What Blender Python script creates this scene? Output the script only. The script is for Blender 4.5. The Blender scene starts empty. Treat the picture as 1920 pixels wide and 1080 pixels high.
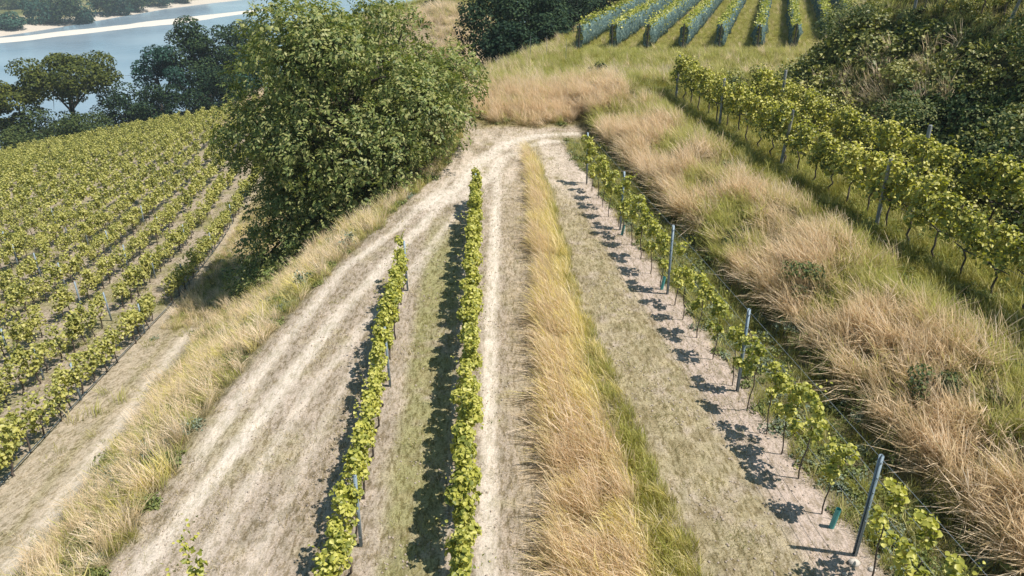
import bpy, math, random
import numpy as np
from mathutils import Vector, Matrix

random.seed(7)
RNG = np.random.default_rng(11)
scene = bpy.context.scene
COL = scene.collection

# ------------------------------------------------------------------ helpers
def tag(o, label=None, cat=None, group=None, kind=None):
    if label: o['label'] = label
    if cat: o['category'] = cat
    if group: o['group'] = group
    if kind: o['kind'] = kind
    return o

def link(o, parent=None):
    COL.objects.link(o)
    if parent is not None: o.parent = parent
    return o

def make_mesh(name, V, F, mat=None, fattr=None, smooth=False):
    """V (n,3); F (m,k) array of one polygon size, or a list of such arrays"""
    Fs = [np.asarray(f) for f in (F if isinstance(F, list) else [F]) if len(f)]
    me = bpy.data.meshes.new(name)
    V = np.asarray(V, dtype=np.float32)
    me.vertices.add(len(V)); me.vertices.foreach_set('co', V.ravel())
    loops = np.concatenate([f.ravel() for f in Fs]).astype(np.int32)
    tot = np.concatenate([np.full(len(f), f.shape[1], np.int32) for f in Fs])
    start = np.concatenate([[0], np.cumsum(tot)[:-1]]).astype(np.int32)
    me.loops.add(len(loops)); me.loops.foreach_set('vertex_index', loops)
    me.polygons.add(len(tot)); me.polygons.foreach_set('loop_start', start)
    if smooth: me.polygons.foreach_set('use_smooth', np.ones(len(tot), bool))
    me.update(calc_edges=True)
    for k, arr in (fattr or {}).items():
        arr = np.asarray(arr, dtype=np.float32)
        if arr.ndim == 1:
            a = me.attributes.new(k, 'FLOAT', 'POINT'); a.data.foreach_set('value', arr)
        else:
            a = me.attributes.new(k, 'FLOAT_COLOR', 'POINT'); a.data.foreach_set('color', arr.ravel())
    if mat: me.materials.append(mat)
    return me

def ob(name, me, parent=None, loc=None):
    o = bpy.data.objects.new(name, me)
    if loc is not None: o.location = loc
    return link(o, parent)

def empty(name, loc, rz=0.0, scl=1.0):
    o = bpy.data.objects.new(name, None)
    o.empty_display_size = 0.2
    o.location = loc; o.rotation_euler = (0, 0, rz); o.scale = (scl, scl, scl)
    return link(o)

class MB:
    """collects quads for one mesh"""
    def __init__(s): s.V = []; s.Q = []; s.T = []; s.n = 0
    def add(s, V, Q):
        V = np.asarray(V, float); Q = np.asarray(Q)
        s.V.append(V); (s.Q if Q.shape[1] == 4 else s.T).append(Q + s.n); s.n += len(V)
    def tube(s, pts, rad, k=7, cap=True):
        pts = np.asarray(pts, float); n = len(pts)
        rad = np.broadcast_to(np.asarray(rad, float), (n,))
        V = []
        for i in range(n):
            d = pts[min(i+1, n-1)] - pts[max(i-1, 0)]
            d = d/(np.linalg.norm(d)+1e-9)
            a = np.array([1, 0, 0]) if abs(d[0]) < .8 else np.array([0, 1, 0])
            u = np.cross(d, a); u /= np.linalg.norm(u); v = np.cross(d, u)
            th = np.arange(k)*2*math.pi/k
            V.append(pts[i] + rad[i]*(np.cos(th)[:, None]*u + np.sin(th)[:, None]*v))
        Q = [[i*k+j, i*k+(j+1) % k, (i+1)*k+(j+1) % k, (i+1)*k+j] for i in range(n-1) for j in range(k)]
        V = np.concatenate(V)
        s.add(V, Q)
        if cap:
            for e in (0, n-1):
                ring = V[e*k:(e+1)*k]; c = pts[e]
                s.add(np.vstack([ring, c]), [[j, (j+1) % k, k] for j in range(k)])
    def box(s, c, h, rz=0.0):
        x, y, z = h
        P = np.array([[-x,-y,-z],[x,-y,-z],[x,y,-z],[-x,y,-z],[-x,-y,z],[x,-y,z],[x,y,z],[-x,y,z]])
        cs, sn = math.cos(rz), math.sin(rz)
        P = P @ np.array([[cs, sn, 0], [-sn, cs, 0], [0, 0, 1]]) + np.asarray(c)
        s.add(P, [[0,3,2,1],[4,5,6,7],[0,1,5,4],[1,2,6,5],[2,3,7,6],[3,0,4,7]])
    def mesh(s, name, mat, smooth=False):
        F = []
        if s.Q: F.append(np.concatenate(s.Q))
        if s.T: F.append(np.concatenate(s.T))
        return make_mesh(name, np.concatenate(s.V), F, mat, smooth=smooth)

def sm(a, b, x):
    t = np.clip((np.asarray(x, float)-a)/(b-a), 0, 1)
    return t*t*(3-2*t)

def _h(ix, iy, seed):
    n = (ix.astype(np.int64)*374761393 + iy.astype(np.int64)*668265263 + seed*982451653) & 0xffffffff
    n = ((n ^ (n >> 13))*1274126177) & 0xffffffff
    n = n ^ (n >> 16)
    return (n & 0xffff)/65535.0

def vnoise(x, y, f=1.0, seed=0, oct=1):
    x = np.asarray(x, float); y = np.asarray(y, float)
    out = 0; amp = 1; tot = 0
    for o in range(oct):
        X = x*f*2**o; Y = y*f*2**o
        ix = np.floor(X); iy = np.floor(Y); fx = X-ix; fy = Y-iy
        fx = fx*fx*(3-2*fx); fy = fy*fy*(3-2*fy)
        a = _h(ix, iy, seed+o); b = _h(ix+1, iy, seed+o); c = _h(ix, iy+1, seed+o); d = _h(ix+1, iy+1, seed+o)
        out = out + amp*((a*(1-fx)+b*fx)*(1-fy) + (c*(1-fx)+d*fx)*fy); tot += amp; amp *= .5
    return out/tot

ONES = ['zeroth','first','second','third','fourth','fifth','sixth','seventh','eighth','ninth','tenth','eleventh','twelfth','thirteenth',
        'fourteenth','fifteenth','sixteenth','seventeenth','eighteenth','nineteenth']
TENS = {2:('twentieth','twenty'),3:('thirtieth','thirty'),4:('fortieth','forty'),5:('fiftieth','fifty'),6:('sixtieth','sixty')}
def ordinal(n):
    if n < 20: return ONES[n]
    t, u = divmod(n, 10)
    return TENS[t][0] if u == 0 else TENS[t][1]+'-'+ONES[u]

# ------------------------------------------------------------------ the lie of the land
def row_near_right(y): return 5.4 - .135*(np.asarray(y, float)-8.8)     # row at the foot of the grass bank
def row_left_field(y): return -12.5 - .183*(np.asarray(y, float)-15.5)  # first row beside the lower path
EDGE_Y = [-60, 8, 12.3, 15.3, 18.5, 25, 30, 36, 47, 54, 67, 80, 110, 200]
EDGE_X = [-6.4, -6.25, -6.15, -5.85, -5.35, -3.9, -2.6, -2.3, -1.5, .9, 5.2, 9.5, 14, 20]
def terrace_edge(y): return np.interp(y, EDGE_Y, EDGE_X)
def bank_foot(y):
    y = np.asarray(y, float)
    return np.where(y < 34, row_near_right(np.minimum(y, 34))+9.3, np.interp(y, [34, 60, 80, 140], [11.3, 25.5, 36, 60]))
def river_wl(x, y):
    dx = np.asarray(x, float)+294; dy = np.asarray(y, float)-448
    return -.89*dx+.46*dy, .46*dx+.89*dy
def far_bank(l): return np.interp(l, [-400, -200, 9, 60, 101, 163, 219, 600], [0, 8, 15, 27, 40, 59, 64, 85])
def bar_profile(x, y):
    w, l = river_wl(x, y)
    c = np.interp(l, [-60, 0, 100, 205], [0, -2, -12, -12])
    hw = np.interp(l, [-140, -60, 0, 100, 175, 212], [0, 9, 12, 14, 8, 0])
    return np.abs(w-c) - hw*(.55+.85*vnoise(x, y, .045, 31, 3))

WATER_Z = -51.0
def land(x, y):
    x = np.asarray(x, float); y = np.asarray(y, float)
    q = x-row_near_right(y)
    right = .38*sm(1.75, 2.15, q)+.87*sm(1.9, 4.5, q)+.3*sm(6, 9.3, q)
    k = sm(36, 46, y)
    base = right*(1-k)+.8*sm(35.5, 41, y)*sm(-9, -1, x-terrace_edge(y)+3) * np.where(y < 60, 1, 1)
    base = np.where(y < 46, np.maximum(base, right*(1-k)), base)
    base = np.minimum(base, 1.6)
    xf = bank_foot(y)
    base = base + 5.0*sm(-.6, 6.4, x-xf) + .10*np.clip(x-xf-5, 0, 40)
    base = base - .004*np.clip(y-110, 0, 400)*1.0
    r0 = row_left_field(y)
    z0 = np.interp(y, [-60, 5, 15.5, 30, 40, 50, 60, 80, 100, 140, 200, 300, 500], [9.5, -1.32, -3.4, -6.27, -7.7, -8.75, -9.6, -10.7, -11.9, -21, -37, -54, -62])
    a = .19*sm(30, 100, y)
    d = np.minimum(x-r0, 0)
    zv = z0 + a*d + .25*(vnoise(x, y, .08, 3, 2)-.5)
    zv = zv + 10.8*np.exp(-((x+8)/12.0)**2-((y-94)/17.0)**2) + 19.5*np.exp(-(np.abs(x+15)/20.0)**4-((y-132)/20.0)**2)*np.where(x < 3, 1, np.exp(-((x-3)/6.0)**2))
    xe = terrace_edge(y); xp = np.maximum(r0+1.8, xe-11-.0*y)
    t = np.clip((xe-x)/(xe-xp), 0, 1)
    s = .55*t+.45*t*t*(3-2*t)
    z = base*(1-s)+zv*s
    # small relief
    near = sm(60, 30, np.abs(y-20))
    z = z + near*(.05*(vnoise(x, y, .5, 5, 2)-.5) + .022*(vnoise(x, y, 3.2, 6, 2)-.5))
    lump = sm(1.6, 2.6, q)*sm(5.3, 4.4, q)*sm(44, 34, y)
    z = z + lump*.85*(vnoise(x, y, .6, 8, 3)-.45)
    bl = sm(.2, 1.2, xe-x)*sm(0, 1.0, x-xp)*sm(40, 34, y)
    z = z + bl*.35*(vnoise(x, y, .45, 9, 2)-.5)
    # down to the river and up the other side
    w, l = river_wl(x, y)
    fw = -50.3+.25*np.clip(-205-w, -9, 400)
    z = np.minimum(z, fw)
    wf = far_bank(l)+5*(vnoise(x, y, .03, 12, 2)-.5)
    far = WATER_Z+.0+np.clip((w-wf)*.12, -3, 2.6)+np.clip(w-wf-60, 0, 3000)*.004
    z = np.where(w > -205+36, far, z)
    bar = bar_profile(x, y)
    z = np.where(w > -100, np.maximum(z, WATER_Z+np.clip(-bar*.08, -3, .5)), z)
    z = np.where((w > -205) & (w < -160), np.minimum(z, -52.5), z)
    return z
def lz(x, y): return float(land(np.array([x]), np.array([y]))[0])

# ------------------------------------------------------------------ materials
def new_mat(name):
    m = bpy.data.materials.new(name); m.use_nodes = True
    nt = m.node_tree; nt.nodes.clear()
    return m, nt, nt.nodes.new('ShaderNodeOutputMaterial')
def N(nt, t, **kw):
    n = nt.nodes.new(t)
    for k, v in kw.items(): setattr(n, k, v)
    return n
def ramp(nt, stops, interp='LINEAR'):
    r = nt.nodes.new('ShaderNodeValToRGB'); e = r.color_ramp.elements
    r.color_ramp.interpolation = interp
    while len(e) < len(stops): e.new(.5)
    for i, (p, c) in enumerate(stops):
        e[i].position = p; e[i].color = (*c, 1) if len(c) == 3 else c
    return r
def mixc(nt, a, b, fac, mode='MIX'):
    m = N(nt, 'ShaderNodeMix', data_type='RGBA', blend_type=mode)
    for s, v in ((m.inputs[6], a), (m.inputs[7], b), (m.inputs[0], fac)):
        if hasattr(v, 'is_output'): nt.links.new(v, s)
        elif isinstance(v, (tuple, list)): s.default_value = (*v, 1)
        else: s.default_value = v
    return m.outputs[2]

def leaf_mat(name, cols, trans=.3, rough=.45, spec=.35, objvar=.35):
    """cols: dark to light leaf colours picked per leaf, shifted a little per plant"""
    m, nt, out = new_mat(name)
    geo = N(nt, 'ShaderNodeNewGeometry'); oi = N(nt, 'ShaderNodeObjectInfo')
    mul = N(nt, 'ShaderNodeMath', operation='MULTIPLY_ADD')
    nt.links.new(oi.outputs['Random'], mul.inputs[0]); mul.inputs[1].default_value = objvar; mul.inputs[2].default_value = -objvar/2
    add = N(nt, 'ShaderNodeMath', operation='ADD', use_clamp=True)
    nt.links.new(geo.outputs['Random Per Island'], add.inputs[0]); nt.links.new(mul.outputs[0], add.inputs[1])
    k = len(cols)
    r = ramp(nt, [(i/(k-1), c) for i, c in enumerate(cols)])
    nt.links.new(add.outputs[0], r.inputs[0])
    p = N(nt, 'ShaderNodeBsdfPrincipled')
    nt.links.new(r.outputs[0], p.inputs['Base Color'])
    p.inputs['Roughness'].default_value = rough
    p.inputs['Specular IOR Level'].default_value = spec
    tr = N(nt, 'ShaderNodeBsdfTranslucent')
    tc = mixc(nt, r.outputs[0], (.9, 1.0, .35), 1.0, 'MULTIPLY')
    nt.links.new(tc, tr.inputs['Color'])
    mx = N(nt, 'ShaderNodeMixShader'); mx.inputs[0].default_value = trans
    nt.links.new(p.outputs[0], mx.inputs[1]); nt.links.new(tr.outputs[0], mx.inputs[2])
    nt.links.new(mx.outputs[0], out.inputs['Surface'])
    return m

def grass_mat(name, base, mid, tips, trans=.25):
    """a blade is greener at its foot and dry at its head (attribute t runs along the blade)"""
    m, nt, out = new_mat(name)
    geo = N(nt, 'ShaderNodeNewGeometry'); oi = N(nt, 'ShaderNodeObjectInfo')
    at = N(nt, 'ShaderNodeAttribute', attribute_name='t')
    r = ramp(nt, [(i/(len(tips)-1), c) for i, c in enumerate(tips)])
    mul = N(nt, 'ShaderNodeMath', operation='MULTIPLY_ADD', use_clamp=True)
    nt.links.new(oi.outputs['Random'], mul.inputs[0]); mul.inputs[1].default_value = .6
    m2 = N(nt, 'ShaderNodeMath', operation='MULTIPLY'); nt.links.new(geo.outputs['Random Per Island'], m2.inputs[0]); m2.inputs[1].default_value = .45
    nt.links.new(m2.outputs[0], mul.inputs[2])
    nt.links.new(mul.outputs[0], r.inputs[0])
    f = ramp(nt, [(0, (0, 0, 0)), (.55, (1, 1, 1))]); nt.links.new(at.outputs['Fac'], f.inputs[0])
    bm = mixc(nt, base, mid, oi.outputs['Random'])
    c = mixc(nt, bm, r.outputs[0], f.outputs[0])
    d = N(nt, 'ShaderNodeBsdfPrincipled'); nt.links.new(c, d.inputs['Base Color'])
    d.inputs['Roughness'].default_value = .6; d.inputs['Specular IOR Level'].default_value = .25
    tr = N(nt, 'ShaderNodeBsdfTranslucent'); nt.links.new(c, tr.inputs['Color'])
    mx = N(nt, 'ShaderNodeMixShader'); mx.inputs[0].default_value = trans
    nt.links.new(d.outputs[0], mx.inputs[1]); nt.links.new(tr.outputs[0], mx.inputs[2])
    nt.links.new(mx.outputs[0], out.inputs['Surface'])
    return m

def solid_mat(name, c1, c2, scale=8.0, rough=.7, metal=0.0, stretch=(1, 1, 1), bump=.0):
    m, nt, out = new_mat(name)
    tc = N(nt, 'ShaderNodeTexCoord'); mp = N(nt, 'ShaderNodeMapping'); mp.inputs['Scale'].default_value = stretch
    nt.links.new(tc.outputs['Object'], mp.inputs[0])
    n = N(nt, 'ShaderNodeTexNoise'); n.inputs['Scale'].default_value = scale; n.inputs['Detail'].default_value = 6
    nt.links.new(mp.outputs[0], n.inputs['Vector'])
    r = ramp(nt, [(.3, c1), (.7, c2)]); nt.links.new(n.outputs['Fac'], r.inputs[0])
    p = N(nt, 'ShaderNodeBsdfPrincipled'); nt.links.new(r.outputs[0], p.inputs['Base Color'])
    p.inputs['Roughness'].default_value = rough; p.inputs['Metallic'].default_value = metal
    if bump:
        b = N(nt, 'ShaderNodeBump'); b.inputs['Strength'].default_value = bump; b.inputs['Distance'].default_value = .02
        nt.links.new(n.outputs['Fac'], b.inputs['Height']); nt.links.new(b.outputs[0], p.inputs['Normal'])
    nt.links.new(p.outputs[0], out.inputs['Surface'])
    return m

def ground_mat():
    m, nt, out = new_mat('earth')
    at = N(nt, 'ShaderNodeAttribute', attribute_name='soil')
    geo = N(nt, 'ShaderNodeNewGeometry')
    mp = N(nt, 'ShaderNodeMapping'); mp.inputs['Scale'].default_value = (1.0, .33, 1.0); mp.inputs['Rotation'].default_value = (0, 0, math.radians(4))
    nt.links.new(geo.outputs['Position'], mp.inputs[0])
    def noise(scale, detail, rough, src):
        n = N(nt, 'ShaderNodeTexNoise'); n.inputs['Scale'].default_value = scale; n.inputs['Detail'].default_value = detail; n.inputs['Roughness'].default_value = rough
        nt.links.new(src, n.inputs['Vector']); return n.outputs['Fac']
    fine = noise(22, 6, .75, geo.outputs['Position'])
    mid = noise(4.5, 5, .65, mp.outputs[0])
    streak = noise(9, 4, .7, mp.outputs[0])
    r1 = ramp(nt, [(.28, (.50, .50, .50)), (.5, (1, 1, 1)), (.75, (1.32, 1.28, 1.22))]); nt.links.new(fine, r1.inputs[0])
    r2 = ramp(nt, [(.3, (.76, .78, .74)), (.55, (1, 1, 1)), (.75, (1.16, 1.14, 1.1))]); nt.links.new(mid, r2.inputs[0])
    r3 = ramp(nt, [(.36, (.72, .71, .64)), (.52, (1, 1, 1))]); nt.links.new(streak, r3.inputs[0])
    c = mixc(nt, at.outputs['Color'], r1.outputs[0], .8, 'MULTIPLY')
    c = mixc(nt, c, r2.outputs[0], .9, 'MULTIPLY')
    c = mixc(nt, c, r3.outputs[0], .7, 'MULTIPLY')
    sp = noise(13, 3, .6, mp.outputs[0]); sp2 = noise(34, 2, .6, geo.outputs['Position'])
    r4 = ramp(nt, [(.40, (.50, .47, .36)), (.50, (1, 1, 1))]); nt.links.new(sp, r4.inputs[0])
    r5 = ramp(nt, [(.36, (.55, .50, .42)), (.46, (1, 1, 1)), (.62, (1, 1, 1)), (.72, (1.25, 1.2, 1.1))]); nt.links.new(sp2, r5.inputs[0])
    lum = N(nt, 'ShaderNodeRGBToBW'); nt.links.new(at.outputs['Color'], lum.inputs[0])
    lf = ramp(nt, [(.31, (.78, .78, .78)), (.45, (.2, .2, .2))]); nt.links.new(lum.outputs[0], lf.inputs[0])
    c = mixc(nt, c, r4.outputs[0], lf.outputs[0], 'MULTIPLY')
    c = mixc(nt, c, r5.outputs[0], lf.outputs[0], 'MULTIPLY')
    p = N(nt, 'ShaderNodeBsdfPrincipled'); nt.links.new(c, p.inputs['Base Color'])
    p.inputs['Roughness'].default_value = .95; p.inputs['Specular IOR Level'].default_value = .1
    b = N(nt, 'ShaderNodeBump'); b.inputs['Strength'].default_value = .8; b.inputs['Distance'].default_value = .035
    ad = N(nt, 'ShaderNodeMath', operation='ADD'); nt.links.new(fine, ad.inputs[0]); nt.links.new(streak, ad.inputs[1])
    nt.links.new(ad.outputs[0], b.inputs['Height']); nt.links.new(b.outputs[0], p.inputs['Normal'])
    nt.links.new(p.outputs[0], out.inputs['Surface'])
    return m

def water_mat():
    m, nt, out = new_mat('river_water')
    geo = N(nt, 'ShaderNodeNewGeometry')
    n = N(nt, 'ShaderNodeTexNoise'); n.inputs['Scale'].default_value = .35; n.inputs['Detail'].default_value = 5
    nt.links.new(geo.outputs['Position'], n.inputs['Vector'])
    n2 = N(nt, 'ShaderNodeTexNoise'); n2.inputs['Scale'].default_value = .018; n2.inputs['Detail'].default_value = 4
    nt.links.new(geo.outputs['Position'], n2.inputs['Vector'])
    r = ramp(nt, [(.36, (.17, .23, .285)), (.64, (.255, .315, .365))]); nt.links.new(n2.outputs['Fac'], r.inputs[0])
    p = N(nt, 'ShaderNodeBsdfPrincipled'); nt.links.new(r.outputs[0], p.inputs['Base Color'])
    p.inputs['Roughness'].default_value = .18; p.inputs['IOR'].default_value = 1.33
    b = N(nt, 'ShaderNodeBump'); b.inputs['Strength'].default_value = .25; b.inputs['Distance'].default_value = .3
    nt.links.new(n.outputs['Fac'], b.inputs['Height']); nt.links.new(b.outputs[0], p.inputs['Normal'])
    nt.links.new(p.outputs[0], out.inputs['Surface'])
    return m

def net_mat():
    m, nt, out = new_mat('bird_net')
    tc = N(nt, 'ShaderNodeNewGeometry')
    n = N(nt, 'ShaderNodeTexNoise'); n.inputs['Scale'].default_value = 7; n.inputs['Detail'].default_value = 4; n.inputs['Roughness'].default_value = .7
    nt.links.new(tc.outputs['Position'], n.inputs['Vector'])
    r = ramp(nt, [(.35, (.05, .085, .09)), (.55, (.12, .185, .175)), (.66, (.30, .37, .31))]); nt.links.new(n.outputs['Fac'], r.inputs[0])
    d = N(nt, 'ShaderNodeBsdfDiffuse'); nt.links.new(r.outputs[0], d.inputs['Color'])
    t = N(nt, 'ShaderNodeBsdfTransparent')
    mx = N(nt, 'ShaderNodeMixShader'); mx.inputs[0].default_value = .22
    nt.links.new(d.outputs[0], mx.inputs[1]); nt.links.new(t.outputs[0], mx.inputs[2])
    nt.links.new(mx.outputs[0], out.inputs['Surface'])
    return m

M = dict(
    earth=ground_mat(), water=water_mat(), net=net_mat(),
    vine=leaf_mat('vine_leaf', [(.17, .195, .04), (.37, .37, .07), (.51, .48, .10), (.60, .56, .18)], .36),
    vine_lush=leaf_mat('lush_vine_leaf', [(.13, .155, .035), (.34, .33, .07), (.54, .50, .11), (.64, .58, .20)], .34),
    vine_field=leaf_mat('field_vine_leaf', [(.15, .17, .05), (.33, .325, .085), (.46, .43, .115), (.55, .50, .19)], .34),
    walnut=leaf_mat('walnut_leaf', [(.06, .095, .035), (.145, .19, .055), (.25, .275, .085), (.38, .37, .15)], .3, .5, .25),
    dark=leaf_mat('dark_leaf', [(.011, .027, .017), (.028, .052, .024), (.06, .09, .03)], .12, .7, .08),
    shade=leaf_mat('shade_leaf', [(.010, .026, .018), (.026, .050, .026), (.055, .085, .034)], .12, .7, .08),
    teal=leaf_mat('blue_green_leaf', [(.016, .045, .034), (.032, .078, .055), (.06, .12, .08)], .15, .7, .08),
    olive=leaf_mat('olive_leaf', [(.05, .066, .016), (.10, .115, .022), (.155, .155, .03)], .22, .65, .12),
    midgreen=leaf_mat('mid_green_leaf', [(.028, .048, .018), (.058, .082, .026), (.10, .12, .036)], .2, .65, .1),
    bramble=leaf_mat('bramble_leaf', [(.03, .055, .026), (.07, .105, .042), (.13, .155, .052), (.21, .215, .085)], .22, .6, .14),
    bramble_olive=leaf_mat('olive_bramble_leaf', [(.11, .13, .035), (.215, .22, .055), (.34, .31, .10)], .2, .5, .35),
    dry_bush=leaf_mat('dry_leaf', [(.06, .045, .03), (.11, .08, .05), (.17, .125, .08)], .2, .7, .1),
    weed=leaf_mat('weed_leaf', [(.08, .11, .035), (.17, .20, .06), (.27, .28, .10)], .25, .55, .25),
    greyweed=leaf_mat('grey_weed_leaf', [(.13, .17, .12), (.20, .24, .17), (.28, .31, .22)], .2, .6, .2),
    blond=grass_mat('blond_grass', (.20, .19, .06), (.36, .29, .12), [(.46, .40, .17), (.67, .52, .31), (.83, .66, .45), (.89, .745, .59)], .48),
    golden=grass_mat('golden_grass', (.26, .23, .06), (.44, .35, .09), [(.56, .52, .15), (.71, .60, .18), (.80, .67, .33), (.86, .74, .50)], .48),
    straw=grass_mat('straw_stubble', (.20, .17, .09), (.36, .28, .17), [(.16, .13, .06), (.40, .32, .17), (.58, .48, .30), (.66, .56, .40)], .2),
    stubgreen=grass_mat('green_stubble', (.11, .12, .035), (.22, .20, .08), [(.14, .15, .045), (.27, .27, .08), (.40, .37, .14), (.52, .45, .22)], .25),
    green=grass_mat('green_grass', (.07, .09, .02), (.14, .15, .03), [(.17, .19, .03), (.28, .28, .045), (.40, .35, .07), (.48, .40, .13)], .4),
    meadow=grass_mat('meadow_grass', (.16, .18, .045), (.28, .27, .075), [(.34, .37, .08), (.47, .47, .12), (.60, .55, .21), (.70, .61, .34)], .48),
    bark=solid_mat('bark', (.045, .035, .027), (.12, .095, .07), 14, .9, 0, (1, 1, .25), .6),
    vinebark=solid_mat('vine_bark', (.05, .038, .03), (.13, .10, .08), 30, .9, 0, (1, 1, .2), .6),
    steel=solid_mat('galvanised_steel', (.17, .23, .28), (.29, .35, .40), 20, .55, .25, (1, 1, .3)),
    wood=solid_mat('grey_wood', (.16, .17, .18), (.30, .30, .30), 18, .85, 0, (1, 1, .12), .4),
    darkpost=solid_mat('dark_post', (.035, .032, .03), (.08, .07, .06), 18, .85, 0, (1, 1, .12)),
    wire=solid_mat('wire', (.30, .34, .37), (.42, .45, .47), 10, .45, .6),
    hose=solid_mat('hose', (.02, .04, .06), (.04, .07, .09), 10, .5),
    guard=solid_mat('guard_plastic', (.05, .28, .28), (.10, .38, .36), 9, .5),
    stone=solid_mat('stone', (.32, .28, .24), (.55, .50, .44), 9, .9, 0, (1, 1, 1), .5),
)

# ------------------------------------------------------------------ leaves
def unit(a): return a/(np.linalg.norm(a, axis=-1, keepdims=True)+1e-9)
def leaf_geo(P, nrm, size, rng, wide=.9, fold=.36, droop=.4, simple=False):
    """a leaf at each P facing nrm; returns V, Q. two quads folded on the midrib (or one flat quad)"""
    n = len(P)
    size = np.broadcast_to(np.asarray(size, float), (n,))[:, None]
    nrm = unit(nrm)
    tmp = unit(rng.normal(size=(n, 3)) + np.array([0, 0, -droop*1.5]))
    tip = unit(tmp - (tmp*nrm).sum(1, keepdims=True)*nrm)
    side = np.cross(nrm, tip)
    w = size*wide*.5
    if simple:
        V = np.stack([P-tip*size*.5, P+side*w, P+tip*size*.5, P-side*w], 1)
        Q = np.arange(n)[:, None]*4+np.array([[0, 1, 2, 3]])
        return V.reshape(-1, 3), Q
    up = nrm*size*fold
    V = np.stack([P-tip*size*.45, P-tip*size*.12+side*w+up*.6, P+tip*size*.25+side*w*.75+up*.5, P+tip*size*.55-up*.3,
                  P+tip*size*.25-side*w*.75+up*.5, P-tip*size*.12-side*w+up*.6], 1)
    b = np.arange(n)[:, None]*6
    Q = np.concatenate([b+np.array([[0, 1, 2, 3]]), b+np.array([[0, 3, 4, 5]])])
    return V.reshape(-1, 3), Q

def vine_foliage(seed, n, length, width, z0, z1, size, mat, shoots=0, shoot_h=.35, gap=.0, sag=0.0):
    rng = np.random.default_rng(seed)
    # leafy clumps along a cordon, then leaves on the clumps
    k = max(5, int(14*length*(z1-z0)))
    c = np.stack([rng.uniform(-.5, .5, k)*length, rng.normal(0, .22, k)*width, z0+(z1-z0)*rng.beta(1.6, 1.5, k)], 1)
    rad = rng.uniform(.55, 1.0, k)*min(width*.62, .26)
    i = rng.integers(0, k, n)
    d = unit(rng.normal(size=(n, 3))+np.array([0, 0, .25]))
    P = c[i]+d*(rad[i]*(.55+.5*rng.random(n)))[:, None]*np.array([1.25, 1, 1.1])
    out = np.stack([d[:, 0], d[:, 1]*1.4, d[:, 2]], 1)
    nr = out*.7+np.array([0, 0, .75])+rng.normal(size=(n, 3))*.5
    V, Q = leaf_geo(P, nr, size*rng.uniform(.65, 1.2, n), rng)
    mb = MB(); mb.add(V, Q)
    for s in range(shoots):
        x = rng.uniform(-.5, .5)*length; h = shoot_h*rng.uniform(.5, 1.2); m = 7
        t = np.linspace(0, 1, m)
        lean = rng.normal(0, .14, 2)
        path = np.stack([x+lean[0]*t*1.2, rng.normal(0, .1)*width+lean[1]*t*1.5+sag*t*t, z1-.12+h*t-.10*t*t*abs(sag)*4], 1)
        V, Q = leaf_geo(path+rng.normal(0, .035, (m, 3)), rng.normal(size=(m, 3))*.5+np.array([0, 0, .8]), size*np.linspace(.95, .45, m), rng)
        mb.add(V, Q)
    return mb.mesh('foliage', mat)

def vine_trunk(seed, h, r, mat, arms=.4, lean=.04):
    rng = np.random.default_rng(seed); mb = MB()
    t = np.linspace(0, 1, 6)
    wob = rng.normal(0, lean*.5, (6, 2)); wob[0] = 0
    p = np.stack([wob[:, 0]+rng.normal(0, lean)*t, wob[:, 1]+rng.normal(0, lean)*t, -.06+(h+.06)*t], 1)
    mb.tube(p, r*(1.25-.4*t), 6)
    if arms:
        for s in (-1, 1):
            u = np.linspace(0, 1, 4)
            q = p[-1]+np.stack([s*arms*u, rng.normal(0, .02, 4), .07*np.sin(u*2)], 1)
            mb.tube(q, r*(.8-.45*u), 5)
    return mb.mesh('trunk', mat, True)

def tuft_mesh(name, seed, blades, h, spread, width, lean, mat, seg=3, heads=.0, flop=0.0):
    """one clump of blades; lean = mean bend toward +x; heads = share with a feathery seed head"""
    rng = np.random.default_rng(seed); V = []; Q = []; T = []; n = 0
    for b in range(blades):
        a = rng.uniform(0, 2*math.pi); rr = spread*math.sqrt(rng.random())
        base = np.array([rr*math.cos(a), rr*math.sin(a), -.04])
        hh = h*rng.uniform(.55, 1.12)
        bend = np.array([lean*rng.uniform(.5, 1.4)+rng.normal(0, .16), rng.normal(0, .22)])*hh + np.array([math.cos(a), math.sin(a)])*flop*hh*rng.random()
        bl = np.linalg.norm(bend); up = math.sqrt(max(.06, 1-min(.94, (bl/hh)**2)))
        head = rng.random() < heads
        ang = rng.uniform(0, math.pi); sd = np.array([math.cos(ang), math.sin(ang), 0])*width*rng.uniform(.7, 1.3)
        ts = np.linspace(0, 1, seg+1)
        for j, t in enumerate(ts):
            p = base+np.array([bend[0]*t**1.8, bend[1]*t**1.8, hh*up*(t-.12*t*t*bl/hh)])
            wj = (1-.85*t)
            if head and t > .6: wj = 1.5 if t < .95 else .5
            V += [p-sd*wj*.5, p+sd*wj*.5]; T += [t, t]
            if j < seg: Q.append([n+2*j, n+2*j+1, n+2*j+3, n+2*j+2])
        n += 2*(seg+1)
    me = make_mesh(name, np.array(V), np.array(Q), mat, {'t': np.array(T)})
    return bpy.data.objects.new(name, me)

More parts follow.
